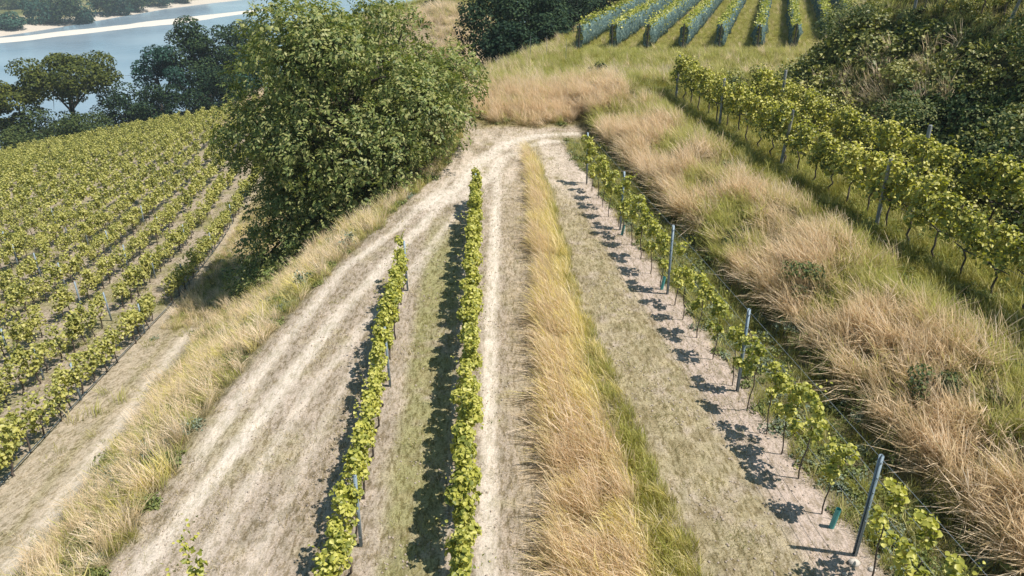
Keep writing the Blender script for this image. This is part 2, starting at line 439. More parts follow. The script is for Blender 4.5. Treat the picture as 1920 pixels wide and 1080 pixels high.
def clump_mesh(name, seed, n, r, size, mat, flat=.75, simple=False):
    rng = np.random.default_rng(seed)
    d = unit(rng.normal(size=(n, 3))); d[:, 2] = np.abs(d[:, 2])*1.0-.15*rng.random(n)
    k = 5; off = rng.normal(0, .42, (k, 3))*r; off[:, 2] = np.abs(off[:, 2])*.6
    i = rng.integers(0, k, n)
    P = off[i]+d*r*(.5+.35*rng.random((n, 1)))*np.array([1, 1, flat])
    V, Q = leaf_geo(P, d*.7+np.array([0, 0, .6])+rng.normal(size=(n, 3))*.45, size*rng.uniform(.6, 1.25, n), rng, simple=simple)
    return bpy.data.objects.new(name, make_mesh(name, V, Q, mat))

# ------------------------------------------------------------------ uncountable ground cover: one object each
def scatter(name, x, y, z, protos, idx, label, cat=None, scl=(.8, 1.2), lean_az=None, az_jit=.6, tilt=.08, size=None):
    n = len(x); rng = np.random.default_rng(len(name)*37+n % 97)
    me = bpy.data.meshes.new(name)
    me.vertices.add(n); me.vertices.foreach_set('co', np.stack([x, y, z], 1).astype(np.float32).ravel())
    az = rng.uniform(0, 2*math.pi, n) if lean_az is None else lean_az+rng.normal(0, az_jit, n)
    rot = np.stack([rng.normal(0, tilt, n), rng.normal(0, tilt, n), az], 1)
    s = rng.uniform(scl[0], scl[1], n)*(1 if size is None else size)
    for nm, ty, dat, key in (('rot', 'FLOAT_VECTOR', rot, 'vector'), ('scl', 'FLOAT', s, 'value'), ('idx', 'INT', np.asarray(idx), 'value')):
        a = me.attributes.new(nm, ty, 'POINT'); a.data.foreach_set(key, (dat.astype(np.int32) if ty == 'INT' else dat.astype(np.float32)).ravel())
    o = ob(name, me)
    tag(o, label, None, None, 'stuff')
    g = bpy.data.node_groups.new(name+'_scatter', 'GeometryNodeTree')
    g.interface.new_socket('Geometry', in_out='INPUT', socket_type='NodeSocketGeometry')
    g.interface.new_socket('Geometry', in_out='OUTPUT', socket_type='NodeSocketGeometry')
    gi = g.nodes.new('NodeGroupInput'); go = g.nodes.new('NodeGroupOutput')
    inst = g.nodes.new('GeometryNodeInstanceOnPoints')
    inst.inputs['Pick Instance'].default_value = True
    jn = g.nodes.new('GeometryNodeJoinGeometry')
    for p in reversed(protos):
        oi = g.nodes.new('GeometryNodeObjectInfo'); oi.inputs['Object'].default_value = p; oi.inputs['As Instance'].default_value = False
        gt = g.nodes.new('GeometryNodeGeometryToInstance')
        g.links.new(oi.outputs['Geometry'], gt.inputs[0]); g.links.new(gt.outputs[0], jn.inputs[0])
    def attr(nm, ty):
        a = g.nodes.new('GeometryNodeInputNamedAttribute'); a.data_type = ty; a.inputs['Name'].default_value = nm
        return a.outputs['Attribute']
    e = g.nodes.new('FunctionNodeEulerToRotation')
    g.links.new(attr('rot', 'FLOAT_VECTOR'), e.inputs[0]); g.links.new(e.outputs[0], inst.inputs['Rotation'])
    g.links.new(attr('scl', 'FLOAT'), inst.inputs['Scale']); g.links.new(attr('idx', 'INT'), inst.inputs['Instance Index'])
    g.links.new(gi.outputs[0], inst.inputs['Points']); g.links.new(jn.outputs[0], inst.inputs['Instance'])
    g.links.new(inst.outputs[0], go.inputs[0])
    md = o.modifiers.new('scatter', 'NODES'); md.node_group = g
    return o

def field_points(x0, x1, y0, y1, density, maskfn, rng=RNG):
    """random points with local density mask (0..1)"""
    n = int((x1-x0)*(y1-y0)*density)
    x = rng.uniform(x0, x1, n); y = rng.uniform(y0, y1, n)
    k = rng.random(n) < maskfn(x, y)
    x, y = x[k], y[k]
    # only what the camera could see, with a generous margin
    zc = land(x, y)
    dz = zc-9.0; f = y*.8988-dz*.4384
    u = x/np.maximum(f, .1)*1400; v = -(y*.4384+dz*.8988)/np.maximum(f, .1)*1400
    k = (f > 3) & (np.abs(u) < 1150) & (v < 700) & (v > -720)
    return x[k], y[k], zc[k]

# ------------------------------------------------------------------ the ground sheet
def strip_left(y): return np.interp(y, [4, 9, 16, 24, 28.5, 31, 34], [.72, .72, .70, .75, .75, .65, .35])
def strip_right(y): return np.interp(y, [4, 8.6, 12.5, 17.8, 27.2, 31, 34], [3.1, 2.95, 2.45, 1.85, 1.4, 1.1, .8])
def row_mid(y): return -.68-.031*(np.asarray(y, float)-6.6)
def row_leftmid(y): return -2.43-.045*(np.asarray(y, float)-6.77)

def lerp(a, b, f): return a*(1-f[..., None])+np.asarray(b)*f[..., None]
def soil(x, y):
    q = x-row_near_right(y); xe = terrace_edge(y); r0 = row_left_field(y)
    nz = vnoise(x, y, .9, 21, 3); nf = vnoise(x, y, 3.5, 22, 3); ny = vnoise(x*2.2, y*.5, 1.2, 23, 3)
    c = np.zeros(x.shape+(3,))+np.array([.34, .282, .226])
    c = lerp(c, (.42, .35, .29), sm(.35, .7, ny))                         # pale dry earth
    c = lerp(c, (.36, .31, .20), sm(.52, .75, nz*.6+nf*.4)*.7)             # dry mown turf
    # lane between the two hedge-like rows: thin mown turf
    lane = sm(.25, .6, x-row_leftmid(y))*sm(.25, .5, row_mid(y)-x)*sm(25, 21, y)
    c = lerp(c, (.275, .26, .125), lane*sm(.25, .5, nf*.5+nz*.5)*.9)
    # mown lane on the right
    lane2 = sm(.0, .3, x-strip_right(y)+.2)*sm(-.5, -.9, q)*sm(36, 33, y)
    c = lerp(c, (.36, .305, .19), lane2*sm(.2, .55, nf*.6+nz*.4)*.85)
    c = lerp(c, (.25, .205, .12), np.clip(lane2+lane*.6, 0, 1)*sm(.56, .70, vnoise(x*1.5, y, 2.6, 26, 3))*.75)
    # bare band under the young row
    c = lerp(c, (.45, .365, .315), sm(.75, .35, np.abs(q+.25+.25*(nz-.5)))*sm(32, 28, y)*.9)
    # between wheel track and golden strip
    bt = sm(.3, .6, x-row_mid(y)-.45)*sm(.25, 0, x-strip_left(y))*sm(33, 29, y)
    c = lerp(c, (.375, .31, .23), bt*(.55+.4*nf))
    # wheel ruts
    def rut(ys, xs, w, amt, y0, y1):
        nonlocal c
        cx = np.interp(y, ys, xs)+.10*(vnoise(x*0, y, .5, 41, 2)-.5)
        f = sm(w*1.5, w*.35, np.abs(x-cx)+.22*w*(nf-.5)*2)*sm(y0-1, y0+1, y)*sm(y1+1.5, y1-1.5, y)
        c = lerp(c, (.575, .50, .425), np.clip(f*amt*(.7+.6*nz), 0, 1))
    rut([4, 9, 16.6, 27, 33], [-.33, -.38, -.56, -.55, -.5], .17, 1.0, 4, 31)
    rut([4, 8.4, 12.7, 17.2, 27.2, 33], [-6.6, -5.75, -5.05, -4.4, -2.05, -.9], .20, .85, 4, 31)
    rut([4, 8.4, 13, 19.6, 22.7, 28.5, 33], [-6.6, -6.0, -5.75, -4.93, -3.82, -2.35, -1.4], .17, .7, 11, 31)
    rut([4, 8, 13.4, 18, 25, 33], [-5.4, -5.0, -4.3, -3.3, -1.75, -.6], .14, .55, 4, 30)
    rut([4, 8, 13.4, 18, 25], [-4.4, -4.1, -3.65, -3.0, -1.6], .12, .4, 4, 22)
    # turning place
    tp = sm(24, 28, y+1.5*(nz-.5))*sm(36.9, 35.2, y+.9*(nf-.5))*sm(-.3, .6, x-xe)*sm(.4, -.6, q)
    c = lerp(c, (.50, .42, .345), tp*sm(.25, .6, ny)*.9)
    c = lerp(c, (.30, .26, .14), tp*sm(.62, .75, nf*.5+nz*.5)*.6)
    def arc(pts, w, amt):
        nonlocal c
        P = np.array(pts, float); dmin = np.full(x.shape, 99.0)
        for a_, b_ in zip(P[:-1], P[1:]):
            t_ = np.clip(((x-a_[0])*(b_[0]-a_[0])+(y-a_[1])*(b_[1]-a_[1]))/((b_-a_)**2).sum(), 0, 1)
            dmin = np.minimum(dmin, np.hypot(x-a_[0]-t_*(b_[0]-a_[0]), y-a_[1]-t_*(b_[1]-a_[1])))
        c = lerp(c, (.575, .50, .43), np.clip(sm(w*1.5, w*.4, dmin+.5*w*(nf-.5))*amt*(.6+.7*ny), 0, 1))
    arc([(-3.2, 25), (-2.0, 27.3), (-1.3, 30.8), (-.2, 33.5), (1.3, 35.0), (3.0, 35.2)], .35, 1.0)
    arc([(-2.2, 25.5), (-1.0, 28), (-.4, 31), (.5, 32.8), (1.6, 33.8), (3.2, 33.6)], .25, .8)
    arc([(3.2, 33.6), (3.0, 31.5), (3.0, 28)], .3, .5)
    # grass bank, ledge and beyond: earth under vegetation
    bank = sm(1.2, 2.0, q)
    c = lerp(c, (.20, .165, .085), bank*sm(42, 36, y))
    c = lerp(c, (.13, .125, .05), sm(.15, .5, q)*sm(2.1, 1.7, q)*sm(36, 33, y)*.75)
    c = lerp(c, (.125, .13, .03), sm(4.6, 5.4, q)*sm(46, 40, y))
    pl = sm(36, 37.5, y+1.6*(nz-.5)+.6*(nf-.5))*sm(-.6, .6, x-xe)
    c = lerp(c, (.26, .225, .09), pl)
    c = lerp(c, (.27, .26, .07), pl*sm(44, 52, y))
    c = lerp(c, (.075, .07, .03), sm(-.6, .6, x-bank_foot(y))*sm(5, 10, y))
    # left bank, lower path and the vineyard soil
    lb = sm(-.15, .35, xe-x+.3*(nf-.5))
    c = lerp(c, (.235, .20, .105), lb)
    pth = sm(.1, .5, r0+2.55-x+.35*(nf-.5))*np.where(x > r0+.4, sm(28, 24, y), 1)
    c = lerp(c, (.43, .36, .28), pth*(.75+.25*ny))
    c = lerp(c, (.52, .45, .37), sm(.35, .1, np.abs(x-r0-1.75+.2*(nz-.5)))*.85*pth)
    c = lerp(c, (.30, .26, .15), pth*sm(.2, .05, np.abs(x-r0-1.1+.3*(nz-.5)))*.6)
    c = lerp(c, (.36, .30, .235), sm(.2, -.3, x-r0)*.9)
    c = lerp(c, (.25, .235, .11), sm(.2, -.3, x-r0)*sm(.5, .7, nz)*.7)
    # hill beyond the ravine, ravine floor
    hl = sm(70, 84, y)*sm(1.5, -1.5, x-xe)*sm(r0-0, r0+8, x)
    c = lerp(c, (.36, .28, .19), hl*sm(.2, .5, vnoise(x, y, .18, 51, 3)))
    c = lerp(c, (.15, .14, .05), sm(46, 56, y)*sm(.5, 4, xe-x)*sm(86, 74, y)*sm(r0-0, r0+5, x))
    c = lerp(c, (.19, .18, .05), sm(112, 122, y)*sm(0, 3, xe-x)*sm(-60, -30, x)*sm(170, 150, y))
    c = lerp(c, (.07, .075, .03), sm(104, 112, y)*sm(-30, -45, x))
    # river
    w, l = river_wl(x, y)
    c = lerp(c, (.09, .10, .04), sm(-400, -330, w)*sm(110, 130, y))
    wf = far_bank(l)
    farland = sm(-100, -60, w)
    n5 = vnoise(x, y, .035, 61, 3)
    g = np.zeros_like(c)+np.array([.17, .17, .06]); g = lerp(g, (.30, .27, .14), sm(.45, .65, n5)); g = lerp(g, (.10, .12, .045), sm(.4, .25, n5))
    g = lerp(g, (.40, .36, .29), sm(2.2, 1.0, np.abs(w-wf-46-6*n5)))
    g = lerp(g, (.55, .48, .41), sm(24, 14, w-wf+8*(n5-.5)))
    g = lerp(g, (.66, .60, .53), sm(3, 0, bar_profile(x, y)))
    g = lerp(g, (.20, .19, .15), sm(3, 6, bar_profile(x, y))*sm(wf-1, wf-7, w))
    c = c*(1-farland[..., None])+g*farland[..., None]
    return c

def spaced(parts):
    out = [parts[0][0]]
    for a, b, st in parts:
        n = max(1, int(round((b-a)/st))); out += list(np.linspace(a, b, n+1)[1:])
    return np.array(out)
gx = spaced([(-1500, -700, 80), (-700, -420, 28), (-420, -140, 4.5), (-140, -70, 2.0), (-70, -24, .6), (-24, -15, .22), (-15, 9, .09), (9, 20, .16), (20, 36, .5), (36, 80, 2), (80, 300, 20), (300, 1500, 120)])
gy = spaced([(-300, -40, 26), (-40, 0, 3), (0, 5.5, .3), (5.5, 22, .09), (22, 40, .13), (40, 70, .35), (70, 135, .8), (135, 230, 3), (230, 420, 6), (420, 720, 3.6), (720, 1000, 20), (1000, 2600, 100)])
GX, GY = np.meshgrid(gx, gy)
GZ = land(GX, GY)
cols = soil(GX, GY)
rgba = np.concatenate([cols, np.ones(cols.shape[:2]+(1,))], 2).reshape(-1, 4)
nx, nyy = len(gx), len(gy)
ii = (np.arange(nyy-1)[:, None]*nx+np.arange(nx-1)[None]).ravel()
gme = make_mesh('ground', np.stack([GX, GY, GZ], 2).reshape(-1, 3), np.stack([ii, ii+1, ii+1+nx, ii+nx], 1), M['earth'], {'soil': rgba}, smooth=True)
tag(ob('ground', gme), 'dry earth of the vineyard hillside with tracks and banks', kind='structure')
del GX, GY, GZ, cols, rgba
wp = []
for l in (-700, 1500):
    for w in (-240, 260):
        wp.append((-294-.89*w+.46*l, 448+.46*w+.89*l, WATER_Z))
wme = make_mesh('river', np.array(wp), np.array([[0, 1, 3, 2]]), M['water'])
tag(ob('river', wme), 'wide calm blue grey river below the hillside', kind='structure')

# ------------------------------------------------------------------ grapevines
KINDS = {
 'hedge': dict(fol=[vine_foliage(100+i, 950, 1.02, .29, .55, 1.62, .092, M['vine'], 3, .3) for i in range(6)], tr=[vine_trunk(10+i, .62, .02, M['vinebark']) for i in range(3)]),
 'thin':  dict(fol=[vine_foliage(120+i, 560, .98, .26, .6, 1.6, .092, M['vine'], 4, .35) for i in range(5)], tr=[vine_trunk(14+i, .62, .02, M['vinebark']) for i in range(3)]),
 'young': dict(fol=[vine_foliage(140+i, 140+30*i, .32+.06*i, .25, .66, 1.66, .095, M['vine'], 2, .35) for i in range(6)], tr=[vine_trunk(20+i, 1.05, .012, M['vinebark'], 0, .025) for i in range(4)]),
 'tip':   dict(fol=[vine_foliage(160+i, 60, .45, .16, .8, 1.5, .09, M['vine'], 6, .55) for i in range(2)], tr=[vine_trunk(26, .9, .014, M['vinebark'], .2)]),
 'lush':  dict(fol=[vine_foliage(180+i, 430, 1.15, .52, .74, 1.82, .125, M['vine_lush'], 7, .55, 0, .35*(-1)**i) for i in range(6)], tr=[vine_trunk(30+i, .85, .028, M['vinebark'], .5, .07) for i in range(4)]),
 'field': dict(fol=[vine_foliage(200+i, 200+20*i, .98+.02*i, .36, .52, 1.28, .115, M['vine_field'], 4, .35) for i in range(7)], tr=[vine_trunk(36+i, .6, .024, M['vinebark'], .35, .06) for i in range(4)]),
}
def vine(kind, x, y, heading, label, group, scl=1.0):
    r = empty('grapevine', (x, y, lz(x, y)), heading+(math.pi if random.random() < .5 else 0)+random.gauss(0, .06), scl*random.uniform(.92, 1.08))
    tag(r, label, 'grapevine', group)
    k = KINDS[kind]
    ob('trunk', random.choice(k['tr']), r); ob('foliage', random.choice(k['fol']), r)
    return r

def post_mesh(name, h, prof, mat):
    mb = MB()
    if prof == 'steel':           # open lipped channel with hooks punched out
        w, d, t = .055, .04, .006
        mb.box((0, 0, h/2-.15), (w/2, t/2, h/2+.15))
        for s in (-1, 1):
            mb.box((s*(w/2+t/2-.0005), d/2, h/2-.15), (t/2, d/2+t/2, h/2+.15))
            for k in range(5): mb.box((s*(w/2+t+.006), d*.6, h-.12-k*.28), (.006, .008, .012))
    else:
        p = np.array([[0, 0, -.2], [.006, .004, h*.35], [-.004, .008, h*.7], [0, 0, h-.03], [0, 0, h]])
        mb.tube(p, [prof*1.05, prof, prof*.97, prof*.95, prof*.8], 9)
    return mb.mesh(name, mat)
PM = dict(steel=post_mesh('trellis_post', 1.98, 'steel', M['steel']), wood=post_mesh('trellis_post', 2.05, .055, M['wood']),
          field=post_mesh('trellis_post', 1.32, 'steel', M['steel']), short=post_mesh('trellis_post', 1.45, 'steel', M['steel']), tall=post_mesh('trellis_post', 2.2, .06, M['wood']))
def post(kind, x, y, heading, label, group, lean=.02):
    o = ob('trellis_post', PM[kind], None, (x, y, lz(x, y)))
    o.rotation_euler = (random.gauss(0, lean), random.gauss(0, lean), heading)
    return tag(o, label, 'post', group)
def wire(fn, y0, y1, heights, r, name, label, cat, group=None, mat='wire', side=0.0):
    """each strand along a row is an object of its own"""
    for i, h in enumerate(heights):
        ys = np.arange(y0, y1+.01, 1.2); xs = fn(ys)+side
        z = land(xs, ys)
        zz = np.convolve(np.pad(z, 2, 'edge'), np.ones(5)/5, 'valid')+h
        mb = MB(); mb.tube(np.stack([xs, ys, zz], 1), r, 4)
        tag(ob(name, mb.mesh(name, M[mat])), label[i], cat, group)

hd_r = math.pi/2+math.atan(.135); hd_m = math.pi/2+math.atan(.031); hd_l = math.pi/2+math.atan(.045); hd_f = math.pi/2+math.atan(.183)
# hedge-like row beside the pale wheel track
ys = np.arange(5.1, 25.1, .95)[::-1]
for i, y in enumerate(ys):
    vine('hedge', float(row_mid(y)), y, hd_m, f'dense grapevine, {ordinal(i+1)} from the far tip of the row beside the white wheel track', 'grapevines in the dense middle row', .9 if i == 0 else .96)
for y, l in ((24.3, 'grey steel post at the far tip of the dense middle vine row'), (14.7, 'grey steel post buried in the dense middle vine row')):
    post('short', float(row_mid(y)), y, hd_m, l, 'posts of the dense middle row')
# patchy row on its left
ys = np.arange(5.5, 18.5, .92)[::-1]
for i, y in enumerate(ys):
    vine('thin', float(row_leftmid(y)), y, hd_l, f'patchy grapevine, {ordinal(i+1)} from the far end of the short row edging the dirt track', 'grapevines in the patchy short row', .92 if i == 0 else .74 if i == 10 else .98)
for y, l in ((18.3, 'farthest steel post of the patchy short vine row'), (13.6, 'steel post midway along the patchy short vine row'), (9.0, 'nearest steel post of the patchy short vine row')):
    post('short', float(row_leftmid(y))+.12, y, hd_l, l, 'posts of the patchy row')
for i, y in enumerate((7.35, 6.6)):
    vine('tip', -4.24-.05*(y-7.2), y, hd_l, ['thin vine shoot rising alone from the wide dirt track', 'grapevine just behind the lone shoot on the dirt track'][i], 'vines at the track')
# young row at the foot of the grass bank
ys = [27.5, 26.7, 25.9, 25.0, 24.0, 23.1, 22.3, 21.5, 20.4, 19.4, 18.5, 17.4, 16.6, 15.7, 14.7, 13.6, 12.7, 11.9, 11.3, 10.6, 9.7, 8.3, 7.6, 6.8]
for i, y in enumerate(ys):
    vine('young', float(row_near_right(y))+random.gauss(0, .03), y, hd_r, f'slender young grapevine, {ordinal(i+1)} from the far post of the sparse row below the grass bank', 'young vines below the bank', random.uniform(.85, 1.08))
for i, y in enumerate([27.7, 22.85, 18.05, 13.4, 8.8, 4.2]):
    post('steel', float(row_near_right(y))+.06, y, hd_r, f'tall blue grey steel post, {ordinal(i+1)} from the far end of the sparse young row', 'posts of the young row', .012)
wire(row_near_right, 4.2, 27.7, (.72, 1.15, 1.55, 1.9), .004, 'trellis_wire', ['lowest thin wire strung along the sparse young vine row', 'second lowest thin wire along the sparse young vine row', 'second highest thin wire along the sparse young vine row', 'top thin wire strung between the blue grey posts'], 'wire', 'wires of the young row', side=.06)
for y, l, h in ((9.4, 'teal plastic guard tube round the young vine beside the nearest post', .42), (18.35, 'teal plastic guard tube beside a post farther along the young row', .4), (22.4, 'small teal guard tube farthest along the young row', .34)):
    x = float(row_near_right(y))-.02; mb = MB()
    t = np.linspace(0, 1, 4)
    mb.tube(np.stack([.05*t, 0*t, h*t-.02], 1), .045, 8, False); mb.tube(np.stack([.05*t, 0*t, h*t-.02], 1), .041, 8, False)
    tag(ob('plant_guard', mb.mesh('plant_guard', M['guard']), None, (x, y, lz(x, y))), l, 'plant guard', 'plant guards in the young row')
# lush row on the ledge and the row behind it
ledge = lambda y: row_near_right(y)+6.45
ledge2 = lambda y: row_near_right(y)+8.6
ys = np.arange(11.2, 37, 1.03)[::-1]
for i, y in enumerate(ys):
    vine('lush', float(ledge(y)), y, hd_r, f'lush yellow-green grapevine, {ordinal(i+1)} from the far end of the row above the grass bank', 'lush vines of the front ledge row', random.uniform(.92, 1.08))
ys = np.arange(13, 33.5, 1.12)[::-1]
for i, y in enumerate(ys):
    vine('lush', float(ledge2(y)), y, hd_r, f'lush grapevine, {ordinal(i+1)} from the far end of the row against the brambles', 'lush vines of the rear ledge row', random.uniform(.9, 1.05))
for i, y in enumerate([36.7, 31.2, 25.6, 19.7, 14.0]):
    post('wood', float(ledge(y))-.1, y, hd_r, f'grey wooden post, {ordinal(i+1)} from the far end of the lush front ledge row', 'posts of the front ledge row')
for i, y in enumerate([30.8, 21.7, 15.5]):
    post('tall', float(ledge2(y)), y, hd_r, f'grey wooden post, {ordinal(i+1)} from the far end of the vine row against the brambles', 'posts of the rear ledge row')
wire(ledge, 11, 36.7, (.85, 1.4), .004, 'trellis_wire', ['low wire through the lush front ledge row', 'high wire through the lush front ledge row'], 'wire', 'wires of the front ledge row')
# row on the upper terrace, top corner
upper = lambda y: row_near_right(y)+14.1
for i, y in enumerate([31.6, 30.5, 29.5, 28.4, 27.4, 26.3]):
    vine('lush', float(upper(y)), y, hd_r, f'dark-stemmed grapevine, {ordinal(i+1)} from the far end of the row above the brambles', 'vines above the brambles')
for i, y in enumerate([32.2, 27.0]):
    post('wood', float(upper(y)), y, hd_r, ['leaning grey post at the far end of the row above the brambles', 'upright pale post in the row above the brambles'][i], 'posts above the brambles', .08)

# the sloping vineyard below: the nearest vines one by one, the rest as one mass
def cam_uv(x, y, z):
    dz = z-9.0; f = y*.8988-dz*.4384
    return x/f*1400+960, 540-(y*.4384+dz*.8988)/f*1400, f
fv = []
for k in range(40):
    yk = np.arange(6.0, 108-.25*k, .95); yk = yk+RNG.normal(0, .07, len(yk))
    xk = row_left_field(yk)-1.88*k+RNG.normal(0, .05, len(yk))
    zk = land(xk, yk); U, W, Fd = cam_uv(xk, yk, zk+1.0)
    keep = (U > -70) & (U < 720) & (W < 1120) & (RNG.random(len(yk)) > .055) & (yk < 98+8*vnoise(xk, yk, .1, 71))
    for x, y, z, u, f in zip(xk[keep], yk[keep], zk[keep], U[keep], Fd[keep]): fv.append((f, k, x, y, z))
fv.sort()
NEAR = 178
near = fv[:NEAR]; rest = fv[NEAR:]
cnt = {}
for f, k, x, y, z in sorted(near, key=lambda v: (v[1], v[3])):
    cnt[k] = cnt.get(k, 0)+1
    vine('field', x, y, hd_f, f'bushy low grapevine, {ordinal(cnt[k])} from the near end of the {ordinal(k+1)} row above the lower path' if k else f'bushy low grapevine, {ordinal(cnt[0])} from the near end of the row edging the lower path', f'vines of field row {ONES[k+1] if k < 19 else k}', random.uniform(.88, 1.1))
for k in range(7):
    m = 0
    for y in np.arange(12.5+1.7*(k % 3), 62, 6.4):
        x = float(row_left_field(y))-1.88*k; U, W, Fd = cam_uv(x, y, lz(x, y)+.7)
        if -30 < U < 560 and W < 1110 and Fd < 48:
            m += 1
            post('field', x+.05, y, hd_f, f'slim blue grey steel post, {ordinal(m)} along the {ordinal(k+1)} row of the sloping vineyard', f'posts of the sloping vineyard')
wire(row_left_field, 9, 44, (.12,), .018, 'drip_hose', ['dark drip hose strung low along the vine row edging the lower path'], 'hose', None, 'hose', .05)
far_protos = []
for i in range(6):
    me = vine_foliage(300+i, 70+8*i, 1.0, .34, .5, 1.3, .18, M['vine_field'], 3, .35)
    far_protos.append(bpy.data.objects.new('far_vine', me))
rx = np.array([v[2] for v in rest]); ry = np.array([v[3] for v in rest]); rz = np.array([v[4] for v in rest])
print('field vines', len(fv), 'rest', len(rest))
scatter('vineyard_foliage', rx, ry, rz, far_protos, RNG.integers(0, 6, len(rx)), 'mass of yellow-green vines covering the far sloping vineyard', scl=(.9, 1.15), lean_az=hd_f, az_jit=.1)

# ------------------------------------------------------------------ rows under bird nets
def net_row(x0, y0, length, label):
    d = np.array([.312, .950]); side = np.array([d[1], -d[0]])
    r = empty('netted_vine_row', (x0, y0, lz(x0, y0))); tag(r, label, 'vine row', 'vine rows under bird nets')
    base = np.array([x0, y0, lz(x0, y0)])
    rng = np.random.default_rng(int(x0*100))
    n = int(length/.3)+1; s = np.linspace(0, length, n)
    xs = x0+d[0]*s; ys_ = y0+d[1]*s; zs = land(xs, ys_)
    V = []; Q = []
    prof = [(-.16, .12), (-.27, .4), (-.30, .85), (-.27, 1.25), (-.20, 1.62), (.20, 1.62), (.27, 1.25), (.30, .85), (.27, .4), (.16, .12)]
    m = len(prof)
    for i in range(n):
        end = .8 if i in (0, n-1) else 1
        for j, (w, h) in enumerate(prof):
            w2 = w*end*(1+.38*rng.normal()); h2 = h+.085*rng.normal()
            V.append([xs[i]+side[0]*w2-x0, ys_[i]+side[1]*w2-y0, zs[i]+h2-base[2]])
            if i < n-1: Q.append([i*m+j, (i+1)*m+j, (i+1)*m+(j+1) % m, i*m+(j+1) % m])
    ob('bird_net', make_mesh('bird_net', V, np.array(Q), M['net'], smooth=False), r)
    k = int(length*95); t = rng.random(k)*length; hx = rng.normal(0, .17, k); hz = 1.5+np.abs(rng.normal(0, .25, k))+.12*np.sin(t*3+x0)
    inside = rng.random(k) < .35; hz = np.where(inside, rng.uniform(.5, 1.45, k), hz)
    X = x0+d[0]*t; Y = y0+d[1]*t
    P = np.stack([X+side[0]*hx-x0, Y+side[1]*hx-y0, land(X, Y)+hz-base[2]], 1)
    Vv, Qq = leaf_geo(P, rng.normal(size=(k, 3))*.6+np.array([0, 0, .8]), .17*rng.uniform(.6, 1.2, k), rng, simple=True)
    ob('foliage', make_mesh('foliage', Vv, Qq, M['vine']), r)
    for s_ in np.arange(0, length, 6.5):
        X = x0+d[0]*(s_-.15); Y = y0+d[1]*(s_-.15)
        mb = MB(); mb.tube([[0, 0, -.3], [rng.normal(0, .03), rng.normal(0, .03)-.08, 1.78]], [.055, .05], 7)
        ob('post', mb.mesh('post', M['darkpost']), r, (X-x0, Y-y0, lz(X, Y)-base[2]))
NR = [(4.86, 56.4), (7.3, 56.4), (9.8, 56.4), (12.4, 56.4), (15.0, 56.4), (17.8, 56.4), (20.5, 56.6), (24.3, 60.0), (27.6, 63.5)]
for i, (x, y) in enumerate(NR):
    net_row(x, y, 46, f'vine row wrapped in a teal bird net, {ordinal(i+1)} counted from the dark trees')

# ------------------------------------------------------------------ trees and bushes
def at(px, py, Y):
    u = (px-960)/1400; v = (py-540)/1400
    t = Y/(.8988-.4384*v)
    return u*t, Y, 9+(-.4384-.8988*v)*t

